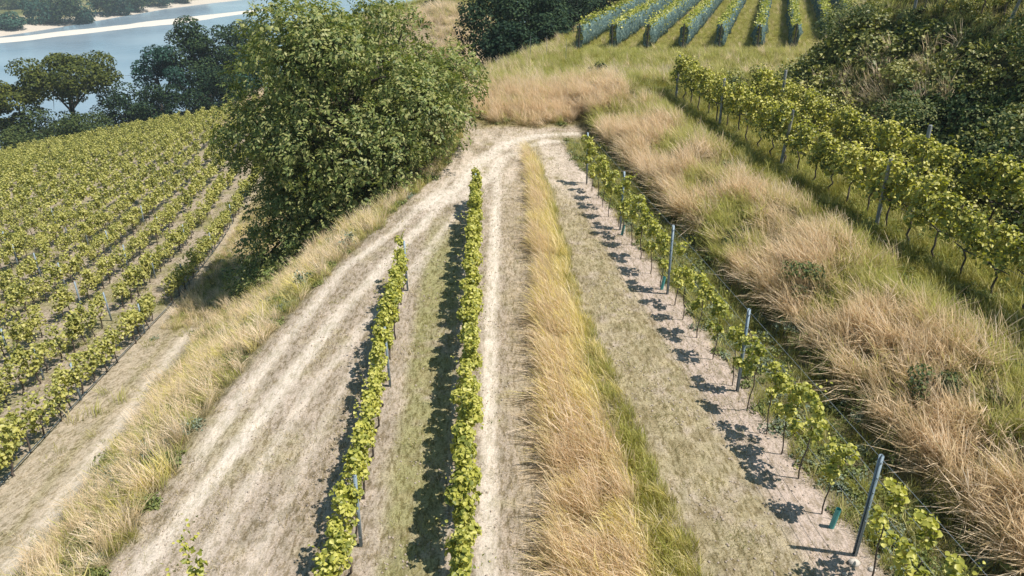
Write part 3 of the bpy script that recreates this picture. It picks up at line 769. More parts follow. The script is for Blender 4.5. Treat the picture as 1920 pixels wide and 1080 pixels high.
def tree(name, label, base, height, radius, leaves, size, mat, seed, crown_lo=.25, clumps=26, flat=1.0, group=None, trunk_r=None, cr=.42, wob=1.0, limbs=6, cat='tree', compound=0, shell=.62, cores=True, ground=False):
    rng = np.random.default_rng(seed)
    x, y, z = base
    r = empty(name, base); tag(r, label, cat, group)
    zc = height*(crown_lo+1)/2; rz = height*(1-crown_lo)/2*flat
    d = unit(rng.normal(size=(clumps, 3)))
    rr = rng.uniform(.45, .85, clumps)**.6
    C = np.stack([d[:, 0]*radius*rr*.85*wob, d[:, 1]*radius*rr*.85*wob, zc+d[:, 2]*rz*rr*.82], 1)
    if ground:                      # the side over the track is browsed up
        C[:, 2] = np.maximum(C[:, 2], -1+1.05*np.clip(C[:, 0]+2.2, 0, 8))
    R = radius*cr*rng.uniform(.6, 1.15, clumps)
    if ground:
        R = radius*cr*rng.choice([.5, .75, 1.0, 1.3, 1.6], clumps, p=[.2, .25, .25, .2, .1])
        C[:, :2] *= rng.uniform(.82, 1.12, (clumps, 1))
        skirt = np.array([[-2.6, -3.6, -.6], [-3.4, -2.8, -1.0], [-1.2, -4.2, -.2], [-4.2, -1.6, -1.2], [-2.0, -4.6, -1.6], [-3.2, -4.0, -2.2], [-.2, -4.4, .9], [-2.8, -4.9, -2.6], [1.2, -4.0, 1.6], [-4.6, -2.8, -2.4]])
        C[:len(skirt)] = skirt; R[:len(skirt)] = radius*cr*rng.uniform(.7, 1.1, len(skirt))
    w = R**2; i = rng.choice(clumps, leaves, p=w/w.sum())
    dd = unit(rng.normal(size=(leaves, 3))+np.array([0, 0, .25]))
    rad = shell+(1.02-shell)*rng.random(leaves)**.6
    P = C[i]+dd*(R[i]*rad)[:, None]*np.array([1, 1, .8*min(1, rz/radius+.25)])
    if ground: P[:, 2] = np.maximum(P[:, 2], land(P[:, 0]+x, P[:, 1]+y)-z+.1+.5*rng.random(leaves))
    else: P[:, 2] = np.maximum(P[:, 2], .05+.3*rng.random(leaves))
    nr = dd*.8+np.array([0, 0, .55])+rng.normal(size=(leaves, 3))*.5
    if compound:
        n7 = compound
        ax = unit(dd*.6+rng.normal(size=(leaves, 3))*.7+np.array([0, 0, -.45]))
        sd = unit(np.cross(ax, nr))
        Ps = []; Ns = []; Ts = []
        for q in range(n7):
            f = (q//2+.6)/(n7/2); s = (1 if q % 2 else -1) if q < n7-1 else 0
            Ps.append(P+ax*f*size*1.9+sd*s*size*.62); Ns.append(nr+rng.normal(size=(leaves, 3))*.25); Ts.append(ax*.7+sd*s*.8)
        P2 = np.concatenate(Ps); N2 = unit(np.concatenate(Ns)); T2 = np.concatenate(Ts)
        tip = unit(T2-(T2*N2).sum(1, keepdims=True)*N2); sid = np.cross(N2, tip); L = size*rng.uniform(.75, 1.2, len(P2))[:, None]
        b = .12*L*N2
        V = np.stack([P2-tip*L*.5, P2+sid*L*.24+b, P2+tip*L*.55-b, P2-sid*L*.24+b], 1).reshape(-1, 3)
        Q = np.arange(len(P2))[:, None]*4+np.array([[0, 1, 2, 3]])
    else:
        V, Q = leaf_geo(P, nr, size*rng.uniform(.6, 1.3, leaves), rng, simple=True)
    ob('crown', make_mesh('crown', V, Q, mat), r)
    tr = trunk_r or height*.022
    mb = MB(); top = np.array([rng.normal(0, .04)*height, rng.normal(0, .04)*height, height*.62])
    t = np.linspace(0, 1, 6)[:, None]
    path = np.array([0, 0, -.4])*(1-t)+top*t+np.sin(t*5+seed)*tr*.8*np.array([1, .6, 0])
    mb.tube(path, tr*(1.25-.95*t[:, 0]), 8)
    order = rng.permutation(clumps)[:limbs]
    for k in order:
        s0 = path[2+int(rng.integers(0, 3))]; u = np.linspace(0, 1, 5)[:, None]
        b = s0*(1-u)+C[k]*u+np.array([0, 0, 1])*np.sin(u*math.pi)*height*.02
        mb.tube(b, tr*(.5-.4*u[:, 0]), 6)
        for _ in range(2):
            e = b[3]+rng.normal(size=3)*R[k]*.6
            mb.tube(np.stack([b[2], (b[2]+e)/2+rng.normal(size=3)*.05*R[k], e]), [tr*.2, tr*.14, tr*.05], 5)
    ob('trunk', mb.mesh('trunk', M['bark'], True), r)
    return r

# the big walnut between the track and the lower vineyard
wx, wy = -6.85, 32.0
tree('walnut_tree', 'large round walnut tree with glossy leaves on the bank beside the dirt track', (wx, wy, lz(wx, wy)), 10.1, 6.4, 15000, .175, M['walnut'], 5,
     crown_lo=-.28, clumps=96, trunk_r=.24, cr=.225, limbs=34, compound=7, shell=.6, ground=True)
def far_tree(name, label, px, top, Y, wpx, mat, leaves, size, seed, group, sink=0.0, **kw):
    x, y, zt = at(px, top, Y); zb = lz(x, y)
    f = y*.8988-(zb-9)*.4384
    return tree(name, label, (x, y, zb-sink), max(zt-zb+sink, 2.0), wpx/1400*f/2, leaves, size, mat, seed, group=group, **kw)
RB = 'trees above the near river bank'
far_tree('locust_tree', 'olive flat-topped spreading tree standing against the river, its limbs showing', 112, 84, 118, 195, M['olive'], 12350, 0.357, 21, RB, crown_lo=.42, clumps=30, cr=.30, flat=.9, limbs=12, shell=.55)
far_tree('locust_tree', 'dark olive tree cut off by the frame beside the flat-topped tree', 8, 138, 112, 110, M['olive'], 7980, 0.357, 22, RB, crown_lo=.15, clumps=22, cr=.36)
far_tree('round_bush', 'dark green bush under the flat-topped olive tree', 70, 205, 110, 150, M['midgreen'], 6840, 0.306, 23, RB, crown_lo=.0, clumps=18, cr=.42, cat='bush')
far_tree('round_bush', 'dark bush between the olive tree and the blue-green tree', 222, 148, 118, 105, M['dark'], 6460, 0.306, 24, RB, crown_lo=.0, clumps=18, cr=.42, cat='bush')
far_tree('broadleaf_tree', 'blue-green tree at the left of the tall dark pair', 285, 66, 124, 98, M['teal'], 7980, 0.323, 25, RB, crown_lo=.1, clumps=22, cr=.40)
far_tree('broadleaf_tree', 'tall dark tree, the one nearer the blue-green tree of the dark pair', 347, 14, 128, 96, M['dark'], 10640, 0.34, 26, RB, crown_lo=.02, clumps=34, cr=.42)
far_tree('broadleaf_tree', 'tall dark tree, the one nearer the walnut of the dark pair', 396, 12, 131, 94, M['dark'], 10640, 0.34, 27, RB, crown_lo=.02, clumps=34, cr=.42)
far_tree('broadleaf_tree', 'olive green tree between the dark pair and the walnut', 460, 16, 140, 116, M['midgreen'], 9880, 0.357, 28, RB, crown_lo=.1, clumps=28, cr=.38)
far_tree('round_bush', 'dark low bush at the feet of the blue-green tree', 295, 150, 114, 100, M['dark'], 5320, 0.289, 29, RB, crown_lo=.0, clumps=16, cr=.42, cat='bush')
far_tree('round_bush', 'dark low bush at the feet of the tall dark pair', 385, 128, 116, 120, M['dark'], 6080, 0.289, 30, RB, crown_lo=.0, clumps=16, cr=.42, cat='bush')
far_tree('broadleaf_tree', 'teal tree half hidden behind the walnut by the river', 478, 92, 126, 110, M['teal'], 6840, 0.323, 31, RB, crown_lo=.0, clumps=20, cr=.40)
far_tree('broadleaf_tree', 'teal treetop showing over the walnut crown', 566, 20, 150, 70, M['teal'], 4940, 0.357, 32, RB, crown_lo=.1, clumps=20, cr=.4)
far_tree('round_bush', 'small bush at the frame edge above the sloping vineyard', 20, 236, 106, 90, M['midgreen'], 3800, 0.272, 33, RB, crown_lo=.0, clumps=14, cr=.42, cat='bush')
far_tree('round_bush', 'low bush closing the vine field below the river gap', 150, 214, 108, 130, M['midgreen'], 4940, 0.272, 34, RB, crown_lo=.0, clumps=16, cr=.4, cat='bush')
FB = 'trees on the far river bank'
for i, (px, top, Y, w, mt, lab) in enumerate([
    (10, 24, 486, 46, 'teal', 'small tree at the frame edge on the far river bank'),
    (66, -6, 512, 50, 'teal', 'leftmost tall tree of the far bank clump'),
    (102, -16, 520, 60, 'dark', 'broad dark tree in the middle of the far bank clump'),
    (140, -10, 530, 48, 'teal', 'last tree of the far bank clump before the sandy gap'),
    (188, -20, 566, 44, 'dark', 'first tree after the sandy gap on the far bank'),
    (214, -24, 575, 40, 'teal', 'second tree after the sandy gap on the far bank'),
    (248, -28, 598, 44, 'dark', 'dark tree above the pale far shore'),
    (290, -34, 630, 46, 'teal', 'blue-green tree above the pale far shore'),
    (326, -34, 655, 40, 'dark', 'last dark tree along the pale far shore'),
    (362, -38, 700, 40, 'teal', 'distant tree where the pale far shore leaves the frame'),
    (30, -14, 600, 60, 'midgreen', 'tree on the field beyond the far river bank')]):
    far_tree('riverside_tree', lab, px, top, Y, w*1.35, M[mt], 2600, 1.25, 40+i, FB, crown_lo=-.1, clumps=22, cr=.42, limbs=4)
RV = 'dark trees in the hollow'
for i, (px, top, Y, w, n, lab) in enumerate([
    (925, -60, 66, 150, 12000, 'dark tree over the hollow, next to the sunlit knoll'),
    (990, -90, 70, 160, 13000, 'dark tree over the hollow, second from the sunlit knoll'),
    (1060, -80, 76, 160, 12000, 'dark tree touching the first netted vine row'),
    (1120, -80, 82, 150, 11000, 'dark tree behind the tops of the first netted rows'),
    (1200, -80, 95, 150, 9000, 'dark tree rising behind the second netted row'),
    (1275, -80, 106, 160, 8000, 'dark tree behind the middle netted rows'),
    (955, 30, 60.5, 120, 8000, 'low dark tree filling the hollow below the grass edge'),
    (1030, 20, 66, 110, 7000, 'low dark tree crowding the edge by the thin stakes')]):
    far_tree('dark_tree', lab, px, top, Y, w, M['shade'], n, .21, 60+i, RV, crown_lo=.0, clumps=26, cr=.43)
far_tree('round_bush', 'dark green bush on the crest of the knoll', 807, -4, 112, 46, M['midgreen'], 1500, .32, 70, 'bushes on the knoll', crown_lo=.0, clumps=14, cr=.42, cat='bush')
far_tree('round_bush', 'blue-green bush on the ridge above the walnut crown', 712, -6, 146, 66, M['teal'], 1600, .4, 71, 'bushes on the knoll', crown_lo=.0, clumps=14, cr=.42, cat='bush')
far_tree('round_bush', 'blue-green bush beside the ridge meadow', 760, -8, 150, 50, M['teal'], 1400, .4, 72, 'bushes on the knoll', crown_lo=.0, clumps=14, cr=.42, cat='bush')
def bush(label, x, y, h, rad, mat, n, size, seed, group=None, **kw):
    return tree('shrub', label, (x, y, lz(x, y)-.1), h, rad, n, size, M[mat], seed, crown_lo=.0, clumps=kw.pop('clumps', 12), cr=.42, cat='shrub', group=group, trunk_r=.03, limbs=5, **kw)
bush('dark green shrub swallowed by the blond bank grass', 7.1, 16.5, 1.25, .62, 'bramble', 1500, .07, 80)
bush('dark shrub low in the blond bank near the frame edge', 8.0, 11.9, .9, .55, 'bramble', 1200, .06, 86)
bush('dark shrub at the brink of the blond bank beside the young row', 6.6, 20.3, .8, .5, 'midgreen', 900, .07, 87)
bush('small dark shrub in the dry grass beyond the turning place', 4.7, 42.5, 1.15, .62, 'midgreen', 900, .09, 81)
bush('dry brown bush at the walnut edge beside the track', -3.5, 30.6, 1.9, .75, 'dry_bush', 2200, .07, 82)
bush('green bush leaning out below the walnut beside the track', -3.2, 32.4, 1.3, .7, 'walnut', 1200, .10, 83)
bush('dark shrub at the far end of the lush vine rows', 9.9, 34.6, 1.7, .9, 'bramble', 1500, .09, 84)
bush('olive shrub behind the far end of the lush vine rows', 11.4, 37.0, 1.5, 1.1, 'bramble_olive', 1500, .09, 85)
for i, (x, y, h, r_, mt, lab) in enumerate([
    (14.3, 21.0, 2.3, 1.7, 'bramble', 'dark bramble mound close behind the rear ledge vine row'),
    (13.2, 25.2, 2.0, 1.5, 'bramble', 'dark bramble mound behind the tall grey post'),
    (16.6, 23.8, 2.0, 1.9, 'bramble', 'big dark bramble mound high on the slope'),
    (16.0, 18.2, 2.3, 1.8, 'bramble', 'dark bramble mound at the frame edge'),
    (12.6, 29.5, 1.5, 1.3, 'bramble_olive', 'olive bramble mound below the pale grass streak'),
    (14.8, 27.5, 1.1, 1.4, 'bramble_olive', 'olive bramble mound under the upper vine row'),
    (14.6, 34.0, 1.6, 1.6, 'bramble', 'dark bramble mound between the nets and the ledge'),
    (18.0, 41.0, 1.8, 2.0, 'bramble_olive', 'olive bramble mound beside the last netted row'),
    (22.5, 47.0, 2.2, 2.2, 'bramble', 'dark bramble mound at the top near the last netted row')]):
    tree('bramble_bush', lab, (x, y, lz(x, y)-.15), h, r_, 3000, .085, M[mt], 90+i, crown_lo=.0, clumps=20, cr=.38, cat='bush', group='bramble mounds on the slope', trunk_r=.03, limbs=6)
# weeds with white flowers on the bank edge
def flower_weed(x, y, label, seed):
    rng = np.random.default_rng(seed); r = empty('flowering_weed', (x, y, lz(x, y))); tag(r, label, 'weed', 'flowering weeds on the bank')
    st = MB(); fl = MB(); P = []
    for k in range(16):
        a = rng.uniform(0, 6.28); h = rng.uniform(.3, .6); e = np.array([math.cos(a)*.3*rng.random(), math.sin(a)*.3*rng.random(), h])
        st.tube(np.stack([[0, 0, -.05], e*.5+rng.normal(0, .02, 3), e]), [.008, .006, .004], 4)
        for q in np.linspace(.3, .95, 7): P.append(e*q+rng.normal(0, .05, 3))
        c = e+np.array([0, 0, .01]); th = np.arange(6)*math.pi/3; rr = rng.uniform(.010, .018)
        V = np.vstack([c+np.stack([np.cos(th)*rr, np.sin(th)*rr, .012*np.ones(6)], 1), c])
        fl.add(V, [[j, (j+1) % 6, 6] for j in range(6)])
    ob('stem', st.mesh('stem', M['weed']), r); ob('flower_heads', fl.mesh('flower_heads', M['petal']), r)
    V, Q = leaf_geo(np.array(P), rng.normal(size=(len(P), 3))+np.array([0, 0, .6]), .09, rng)
    ob('foliage', make_mesh('foliage', V, Q, M['greyweed']), r)
M['petal'] = solid_mat('white_petal', (.75, .76, .72), (.85, .85, .82), 20, .7)
flower_weed(-5.95, 19.0, 'white-flowered grey-green weed at the bank edge, the nearer one', 1)
flower_weed(-5.2, 21.6, 'white-flowered grey-green weed at the bank edge, the farther one', 2)
# rocks by the nearest post, thin stakes on the grass edge
for i, (x, y, s, l) in enumerate([(5.35, 8.62, .10, 'pale stone at the foot of the nearest steel post'), (5.58, 8.5, .07, 'small pale stone right of the larger one by the nearest post'), (5.12, 8.4, .055, 'smallest pale stone before the nearest post')]):
    rng = np.random.default_rng(i+5); mb = MB(); k = 9; rings = []
    for j, (h, r_) in enumerate([(-.4, .7), (0, 1), (.45, .85), (.72, .4)]):
        th = np.arange(k)*2*math.pi/k
        rings.append(np.stack([np.cos(th)*r_*s*rng.uniform(.68, 1.3, k), np.sin(th)*r_*s*.75*rng.uniform(.8, 1.2, k), h*s*rng.uniform(.85, 1.15, k)], 1))
    V = np.concatenate(rings+[np.array([[0, 0, .74*s]])])
    mb.add(V, [[j*k+q, j*k+(q+1) % k, (j+1)*k+(q+1) % k, (j+1)*k+q] for j in range(3) for q in range(k)])
    mb.add(V, [[3*k+q, 3*k+(q+1) % k, 4*k] for q in range(k)])
    tag(ob('stone', mb.mesh('stone', M['stone']), None, (x, y, lz(x, y))), l, 'stone')
for i, (x, y, l) in enumerate([(1.2, 51.5, 'thin grey stake nearest the hollow on the grass edge'), (2.3, 52.0, 'thin grey stake in the middle of three on the grass edge'), (3.5, 50.5, 'thin grey stake nearest the netted rows on the grass edge')]):
    mb = MB(); mb.tube([[0, 0, -.2], [.03, 0, .8], [.02, 0, 1.5]], [.016, .015, .012], 6)
    mb.box((.02, 0, 1.5), (.022, .022, .012))
    tag(ob('stake', mb.mesh('stake', M['wood']), None, (x, y, lz(x, y))), l, 'stake', 'stakes on the grass edge')

# ------------------------------------------------------------------ grass, weeds, stubble, brambles
G = {}
G['blond'] = [tuft_mesh('blond_tuft', 400+i, 36, (.88, .98, .72, .9, .8, .6)[i], .18, .010, (.72, .45, .85, .3, .6, .95)[i], M['blond'], 4, .55) for i in range(6)]
G['blond_g'] = [tuft_mesh('green_blond_tuft', 410+i, 34, .7, .18, .011, .4, M['meadow'], 4, .25) for i in range(4)]
G['gold'] = [tuft_mesh('golden_tuft', 420+i, 38, (.74, .8, .62, .7, .66, .76)[i], .15, .010, (.7, .5, .8, .4, .6, .75)[i], M['golden'], 4, .4) for i in range(6)]
G['green'] = [tuft_mesh('green_tuft', 430+i, 34, .42, .2, .013, .2, M['green'], 3, .05, .5) for i in range(5)]
G['meadow'] = [tuft_mesh('meadow_tuft', 440+i, 34, .5, .2, .012, .3, M['meadow'], 3, .3, .3) for i in range(5)]
G['straw'] = [tuft_mesh('straw_bits', 450+i, 40, .12, .26, .014, .6, M['straw'], 2, 0, .8) for i in range(5)]
G['stub'] = [tuft_mesh('stubble_bits', 460+i, 44, .12, .24, .014, .3, M['stubgreen'], 2, 0, .8) for i in range(5)]
G['weed'] = [clump_mesh('weed_clump', 470+i, 90, .22, .07, M['weed']) for i in range(4)]
G['grey'] = [clump_mesh('grey_weed_clump', 480+i, 90, .22, .06, M['greyweed']) for i in range(3)]
G['bram'] = [clump_mesh('bramble_clump', 490+i, 130, .5, .10, M['bramble']) for i in range(4)]
G['bramo'] = [clump_mesh('olive_bramble_clump', 500+i, 130, .5, .10, M['bramble_olive']) for i in range(3)]
def pick(n, groups, probs):
    """indices into the concatenated list of protos; probs (n,len(groups)) or a list"""
    P = np.asarray(probs, float); P = np.broadcast_to(P, (n, len(groups))); cum = np.cumsum(P/P.sum(1, keepdims=True), 1)
    g = (RNG.random(n)[:, None] > cum).sum(1); g = np.minimum(g, len(groups)-1)
    off = np.cumsum([0]+[len(q) for q in groups])[:-1]; ln = np.array([len(q) for q in groups])
    return off[g]+(RNG.random(n)*ln[g]).astype(int), sum(groups, [])
W_AZ = math.pi+.15
# golden strip
def m_strip(x, y):
    l = strip_left(y); r = strip_right(y); j = .12*(vnoise(x, y, 2.2, 81, 2)-.5)
    return (sm(-.02, .1, x-l+j)*sm(.02, -.08, x-r+j))*sm(33.5, 30.5, y)*(.25+.75*sm(.25, .42, vnoise(x, y, 1.5, 82, 2)))
x, y, z = field_points(.2, 3.2, 4, 34, 105, m_strip)
e = np.clip((x-strip_left(y))/(strip_right(y)-strip_left(y)), 0, 1)
gr = sm(.60, .82, e)*(sm(17, 10, y)*1.6+.25)+.05+.5*sm(24, 30, y)*sm(.45, .7, vnoise(x, y, .8, 83))
bl = (1-gr)*sm(.85, .1, e+.5*(vnoise(x, y, .7, 84)-.5))*(.8+1.6*sm(15, 9, y))
idx, pr = pick(len(x), [G['gold'], G['blond'], G['meadow'], G['green']], np.stack([np.ones_like(e)*(.75-.45*np.clip(gr, 0, 1)), bl, gr*.7, gr*1.0], 1))
scatter('golden_grass', x, y, z, pr, idx, 'strip of tall golden grass leaning over between the mown lanes', scl=(.7, 1.1), lean_az=W_AZ, az_jit=.55, size=.86+.2*vnoise(x, y, .6, 85)-.28*sm(.7, 1, e))
# blond bank and the cross bank behind the turning place
def m_bank(x, y):
    q = x-row_near_right(y); j = .5*(vnoise(x, y, .8, 91, 2)-.5)
    side = sm(2.0, 2.25, q+j*.6)*sm(5.3, 4.5, q+j)*sm(41, 37, y)
    cross = sm(36.2, 36.8, y+3.4*j-.14*np.abs(x-.8)**1.3-.4)*sm(47, 41, y)*sm(-.6, .2, x-terrace_edge(y))*sm(9, 6.5, x)
    gap = sm(.31, .45, vnoise(x, y, .8, 92, 3))
    return np.clip(np.maximum(side, cross)*(.10+.9*gap), 0, 1)
x, y, z = field_points(-4, 15, 4.5, 48, 62, m_bank)
nb = vnoise(x, y, .45, 93, 3); q = x-row_near_right(y)
gm = sm(.53, .66, nb)*.9+.06+.6*sm(3.9, 4.9, q)*(y < 37)+.5*sm(39, 43, y)
idx, pr = pick(len(x), [G['blond'], G['blond_g'], G['green'], G['weed']], np.stack([1-np.clip(gm, 0, .92), gm*.7, gm*.35, gm*.25], 1))
scatter('blond_bank_grass', x, y, z, pr, idx, 'tall blond grass gone to seed on the bank between the vine rows', scl=(.75, 1.2), lean_az=W_AZ+.1, az_jit=1.0, tilt=.16, size=.8+.45*vnoise(x, y, .7, 94, 2))
# green weeds between the young row and the bank
def m_weeds(x, y):
    q = x-row_near_right(y)
    return sm(.12, .5, q)*sm(2.35, 2.0, q)*sm(35, 32, y)*(.4+.6*sm(.3, .6, vnoise(x, y, .9, 95, 2)))
x, y, z = field_points(1, 9, 4.5, 36, 60, m_weeds)
idx, pr = pick(len(x), [G['green'], G['weed'], G['grey'], G['meadow']], [.42, .34, .16, .36])
scatter('green_weeds', x, y, z, pr, idx, 'low green weeds along the foot of the grass bank', scl=(.5, 1.05), size=.9)
# green ledge under the lush rows
def m_ledge(x, y):
    q = x-row_near_right(y)
    return sm(4.4, 5.0, q+.5*(vnoise(x, y, .9, 96)-.5))*sm(.8, -.2, x-bank_foot(y))*sm(47, 42, y)
x, y, z = field_points(4, 17, 8, 47, 40, m_ledge)
nb = vnoise(x, y, .7, 97, 2)
idx, pr = pick(len(x), [G['green'], G['meadow'], G['weed']], np.stack([np.ones_like(nb), .25+.6*sm(.5, .7, nb), .2+0*nb], 1))
scatter('ledge_grass', x, y, z, pr, idx, 'fresh green grass on the ledge under the lush vine rows', scl=(.6, 1.15), lean_az=W_AZ, az_jit=1.2)
# upper meadow round the netted rows
def m_meadow(x, y):
    return sm(41, 45, y)*sm(-.8, .5, x-terrace_edge(y))*sm(1.5, -.5, x-bank_foot(y))*sm(98, 90, y)
x, y, z = field_points(-4, 40, 41, 98, 15, m_meadow)
nb = vnoise(x, y, .25, 98, 3)
edge = sm(4, .5, x-terrace_edge(y))
idx, pr = pick(len(x), [G['meadow'], G['green'], G['blond'], G['blond_g']], np.stack([.8+0*nb, .4+.9*sm(.66, .4, nb), .08+.5*edge+.5*sm(50, 45, y)*sm(.45, .6, nb), .25+.3*edge], 1))
scatter('meadow_grass', x, y, z, pr, idx, 'meadow grass around the netted vine rows', scl=(.7, 1.2), lean_az=W_AZ, az_jit=1.0, size=1.1-.45*sm(53, 57, y))
# left bank
def m_left(x, y):
    xe = terrace_edge(y); r0 = row_left_field(y)
    return sm(-.1, .25, xe-x+.4*(vnoise(x, y, 1.2, 101, 2)-.5))*np.maximum(sm(2.3, 2.9, x-r0+.5*(vnoise(x, y, .8, 102)-.5)), .5*sm(24, 28, y)*sm(.3, .8, x-r0))*sm(50, 44, y)
x, y, z = field_points(-20, -1.5, 4.5, 50, 40, m_left)
nb = vnoise(x, y, .5, 103, 3); n2 = vnoise(x, y, .8, 104, 2); n3 = vnoise(x, y, .9, 106, 2)
idx, pr = pick(len(x), [G['blond'], G['gold'], G['meadow'], G['green'], G['weed'], G['grey']],
               np.stack([.5*sm(.35, .55, nb)+.12, .5*sm(.55, .72, n2), .45+0*nb, .35*sm(.62, .35, nb), .9*sm(.58, .70, n3), .9*sm(.58, .70, 1-n3)], 1))
scatter('left_bank_grass', x, y, z, pr, idx, 'mixed dry and green grass on the bank below the dirt track', scl=(.55, 1.0), lean_az=W_AZ-.6, az_jit=1.0, size=.7+.3*n2)
# knoll and ridge beyond the hollow
def m_knoll(x, y):
    return sm(74, 84, y)*sm(1, -1, x-terrace_edge(y))*sm(0, 6, x-row_left_field(y)+10)*sm(152, 146, y)*sm(.25, .5, vnoise(x, y, .3, 105, 2))
x, y, z = field_points(-45, 8, 74, 150, 3.2, m_knoll)
idx, pr = pick(len(x), [G['blond'], G['meadow'], G['green']], np.stack([sm(118, 108, y)+.05, .4+sm(105, 120, y), .5*sm(105, 120, y)], 1))
scatter('knoll_grass', x, y, z, pr, idx, 'dry grass on the knoll and ridge beyond the hollow', scl=(1.2, 2.0), lean_az=W_AZ, az_jit=1.0)
# mown lanes: cut stubble and loose straw
def m_mown(x, y):
    q = x-row_near_right(y)
    a = sm(-.1, .3, x-terrace_edge(y))*sm(.25, -.1, x-strip_left(y))
    b = sm(.0, .15, x-strip_right(y)+.1)*sm(.45, .1, q)
    n = vnoise(x*1.8, y*.6, 1.0, 111, 3)
    c = soil(x, y).sum(1)
    fr = sm(34.6, 35.4, y)*sm(38, 37, y)*sm(-.2, .4, x-terrace_edge(y))*sm(3.4, 2.6, x)
    return np.clip(np.clip((a+b), 0, 1)*sm(37, 34, y)*sm(1.28, .98, c)+fr, 0, 1)*(.15+.85*sm(.38, .58, n))
x, y, z = field_points(-7.5, 6, 4, 37, 46, m_mown)
lane = np.clip(sm(.25, .6, x-row_leftmid(y))*sm(.25, .5, row_mid(y)-x)*sm(24, 20, y)+sm(.1, .4, x-strip_right(y))*.45, 0, 1)
nb = vnoise(x, y, .7, 112, 2)
idx, pr = pick(len(x), [G['straw'], G['stub']], np.stack([1.2-lane*.8, .12+lane*.9+.3*sm(.55, .7, nb)], 1))
scatter('mown_stubble', x, y, z-.01, pr, idx, 'short cut stubble and straw on the mown lanes', scl=(.5, 1.1), az_jit=2)
def clod(seed):
    rng = np.random.default_rng(seed); mb = MB(); k = 6
    th = np.arange(k)*2*math.pi/k
    V = np.concatenate([np.stack([np.cos(th)*r_*rng.uniform(.7, 1.3, k), np.sin(th)*r_*rng.uniform(.7, 1.3, k), h*rng.uniform(.8, 1.2, k)], 1) for h, r_ in ((-.3, .8), (.25, 1), (.7, .6))]+[np.array([[0, 0, .8]])])*.022
    mb.add(V, [[j*k+q, j*k+(q+1) % k, (j+1)*k+(q+1) % k, (j+1)*k+q] for j in range(2) for q in range(k)]); mb.add(V, [[2*k+q, 2*k+(q+1) % k, 3*k] for q in range(k)])
    return bpy.data.objects.new('clod', mb.mesh('clod', M['clod']))
M['clod'] = solid_mat('dry_clod', (.22, .175, .135), (.42, .35, .29), 40, .95)
G['clod'] = [clod(i) for i in range(4)]
def m_clod(x, y):
    q = x-row_near_right(y)
    return sm(0, .5, x-terrace_edge(y))*sm(.2, -.1, q)*(1-sm(-.3, .1, x-strip_left(y))*sm(.2, -.1, x-strip_right(y)))*sm(36, 33, y)*sm(.35, .7, vnoise(x, y, 1.1, 141, 2))
x, y, z = field_points(-7, 6, 4, 36, 32, m_clod)
scatter('gravel', x, y, z, G['clod'], RNG.integers(0, 4, len(x)), 'small dry clods and stones lying on the dirt tracks', scl=(.4, 1.3), az_jit=2)
# sparse growth in the sloping vineyard and along the lower path
def m_field(x, y):
    r0 = row_left_field(y); d = x-r0
    n = vnoise(x, y, .5, 113, 3)
    onp = sm(2.6, 2.3, d)*sm(.0, .3, d)*(.25+.5*sm(.25, .05, np.abs(d-1.1)))
    inr = sm(.1, -.2, d)*sm(.45, .62, n)
    return np.clip(onp+inr, 0, 1)*sm(55, 45, y)
x, y, z = field_points(-45, -8, 8, 55, 9, m_field)
idx, pr = pick(len(x), [G['stub'], G['straw'], G['meadow']], [.5, .4, .15])
scatter('sparse_field_grass', x, y, z, pr, idx, 'sparse short grass between the sloping vine rows and on the lower path', scl=(.6, 1.3), az_jit=2, size=.9)
# bramble slope
def m_bram(x, y):
    return sm(-.5, .4, x-bank_foot(y)+1.2*(vnoise(x, y, .5, 121, 2)-.5))*sm(62, 54, y)*np.where(y < 38, sm(4.6, 3.6, x-bank_foot(y)), sm(15, 11, x-bank_foot(y)))
x, y, z = field_points(9, 44, 9, 62, 5.5, m_bram)
nb = vnoise(x, y, .28, 122, 3); up = x-bank_foot(y)
olive = np.clip(sm(.36, .52, nb)+sm(28, 33, y)*.6+sm(2.5, 4, up)*.6, 0, 1)
idx, pr = pick(len(x), [G['bram'], G['bramo']], np.stack([1.02-olive, olive+.05], 1))
scatter('bramble_thicket', x, y, z-.1, pr, idx, 'tangled dark bramble thicket covering the slope behind the ledge', scl=(.7, 1.5), tilt=.3, size=.8+.5*vnoise(x, y, .5, 123, 2))
def m_upper(x, y):
    up = x-bank_foot(y)
    return sm(3.4, 4.4, up)*sm(14, 10, up)*sm(42, 37, y)
x, y, z = field_points(12, 30, 14, 42, 16, m_upper)
idx, pr = pick(len(x), [G['meadow'], G['green'], G['weed'], G['bramo']], [.6, .4, .3, .12])
scatter('upper_ledge_grass', x, y, z, pr, idx, 'olive grass and weeds under the vine row above the brambles', scl=(.6, 1.1), az_jit=1.5)
def m_pale(x, y):
    up = x-bank_foot(y)
    return sm(.60, .70, vnoise(x*.7+y*.25, y*.5, .35, 131, 3))*sm(24, 30, y)*sm(.5, 1.2, up)*sm(9, 6, up)*sm(52, 46, y)
x, y, z = field_points(9, 34, 22, 54, 8, m_pale)
idx, pr = pick(len(x), [G['blond'], G['meadow']], [.7, .3])
scatter('pale_slope_grass', x, y, z+.25, pr, idx, 'pale dry grass streaks among the brambles', scl=(.8, 1.3), lean_az=W_AZ, az_jit=1.0)

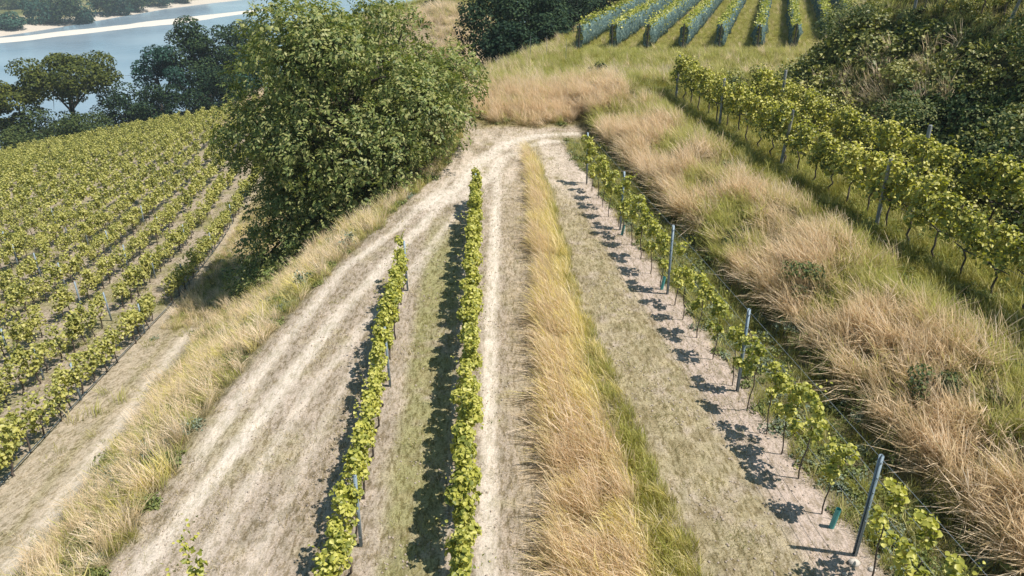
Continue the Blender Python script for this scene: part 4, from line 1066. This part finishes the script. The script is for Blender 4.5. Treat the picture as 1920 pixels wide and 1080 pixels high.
# ------------------------------------------------------------------ summer air
hm, hnt, hout = new_mat('air')
pv = N(hnt, 'ShaderNodeVolumePrincipled'); pv.inputs['Color'].default_value = (.82, .92, 1.0, 1); pv.inputs['Density'].default_value = .0003; pv.inputs['Anisotropy'].default_value = .2
hnt.links.new(pv.outputs[0], hout.inputs['Volume'])
mb = MB(); mb.box((0, 1150, -28), (1480, 1400, 42))
tag(ob('haze', mb.mesh('haze', hm)), 'thin summer haze over the river valley', kind='stuff')

# ------------------------------------------------------------------ light, sky, camera
world = bpy.data.worlds.new('World'); scene.world = world; world.use_nodes = True
wt = world.node_tree; wt.nodes.clear()
bg = wt.nodes.new('ShaderNodeBackground'); wo = wt.nodes.new('ShaderNodeOutputWorld')
sky = wt.nodes.new('ShaderNodeTexSky'); sky.sky_type = 'NISHITA'; sky.sun_disc = False
SUN = Vector((.50, -.09, 1.0)).normalized()
sky.sun_elevation = math.asin(SUN.z); sky.sun_rotation = math.atan2(SUN.x, SUN.y)
sky.air_density = 1.0; sky.dust_density = 1.0; sky.ozone_density = 1.5
bg.inputs['Strength'].default_value = .08
tint = wt.nodes.new('ShaderNodeMix'); tint.data_type = 'RGBA'; tint.blend_type = 'MULTIPLY'; tint.inputs[0].default_value = 1
tint.inputs[7].default_value = (.80, 1.08, 1.0, 1)
wt.links.new(sky.outputs[0], tint.inputs[6]); wt.links.new(tint.outputs[2], bg.inputs[0]); wt.links.new(bg.outputs[0], wo.inputs[0])
sl = bpy.data.lights.new('sun', 'SUN'); sl.energy = 4.9; sl.angle = math.radians(.53); sl.color = (1.0, .945, .87)
so = bpy.data.objects.new('sun', sl); so.rotation_euler = SUN.to_track_quat('Z', 'Y').to_euler(); link(so)
cam = bpy.data.cameras.new('camera'); co = bpy.data.objects.new('camera', cam); link(co)
co.location = (0, 0, 9); co.rotation_euler = (math.radians(90-26), 0, 0)
cam.sensor_width = 36; cam.lens = 36*1400/1920; cam.clip_start = .1; cam.clip_end = 6000
scene.camera = co
scene.view_settings.view_transform = 'Standard'; scene.view_settings.look = 'None'
scene.view_settings.exposure = .52; scene.view_settings.gamma = 1
scene.render.engine = 'CYCLES'
scene.cycles.max_bounces = 6; scene.cycles.diffuse_bounces = 3; scene.cycles.glossy_bounces = 2; scene.cycles.transmission_bounces = 4; scene.cycles.transparent_max_bounces = 8
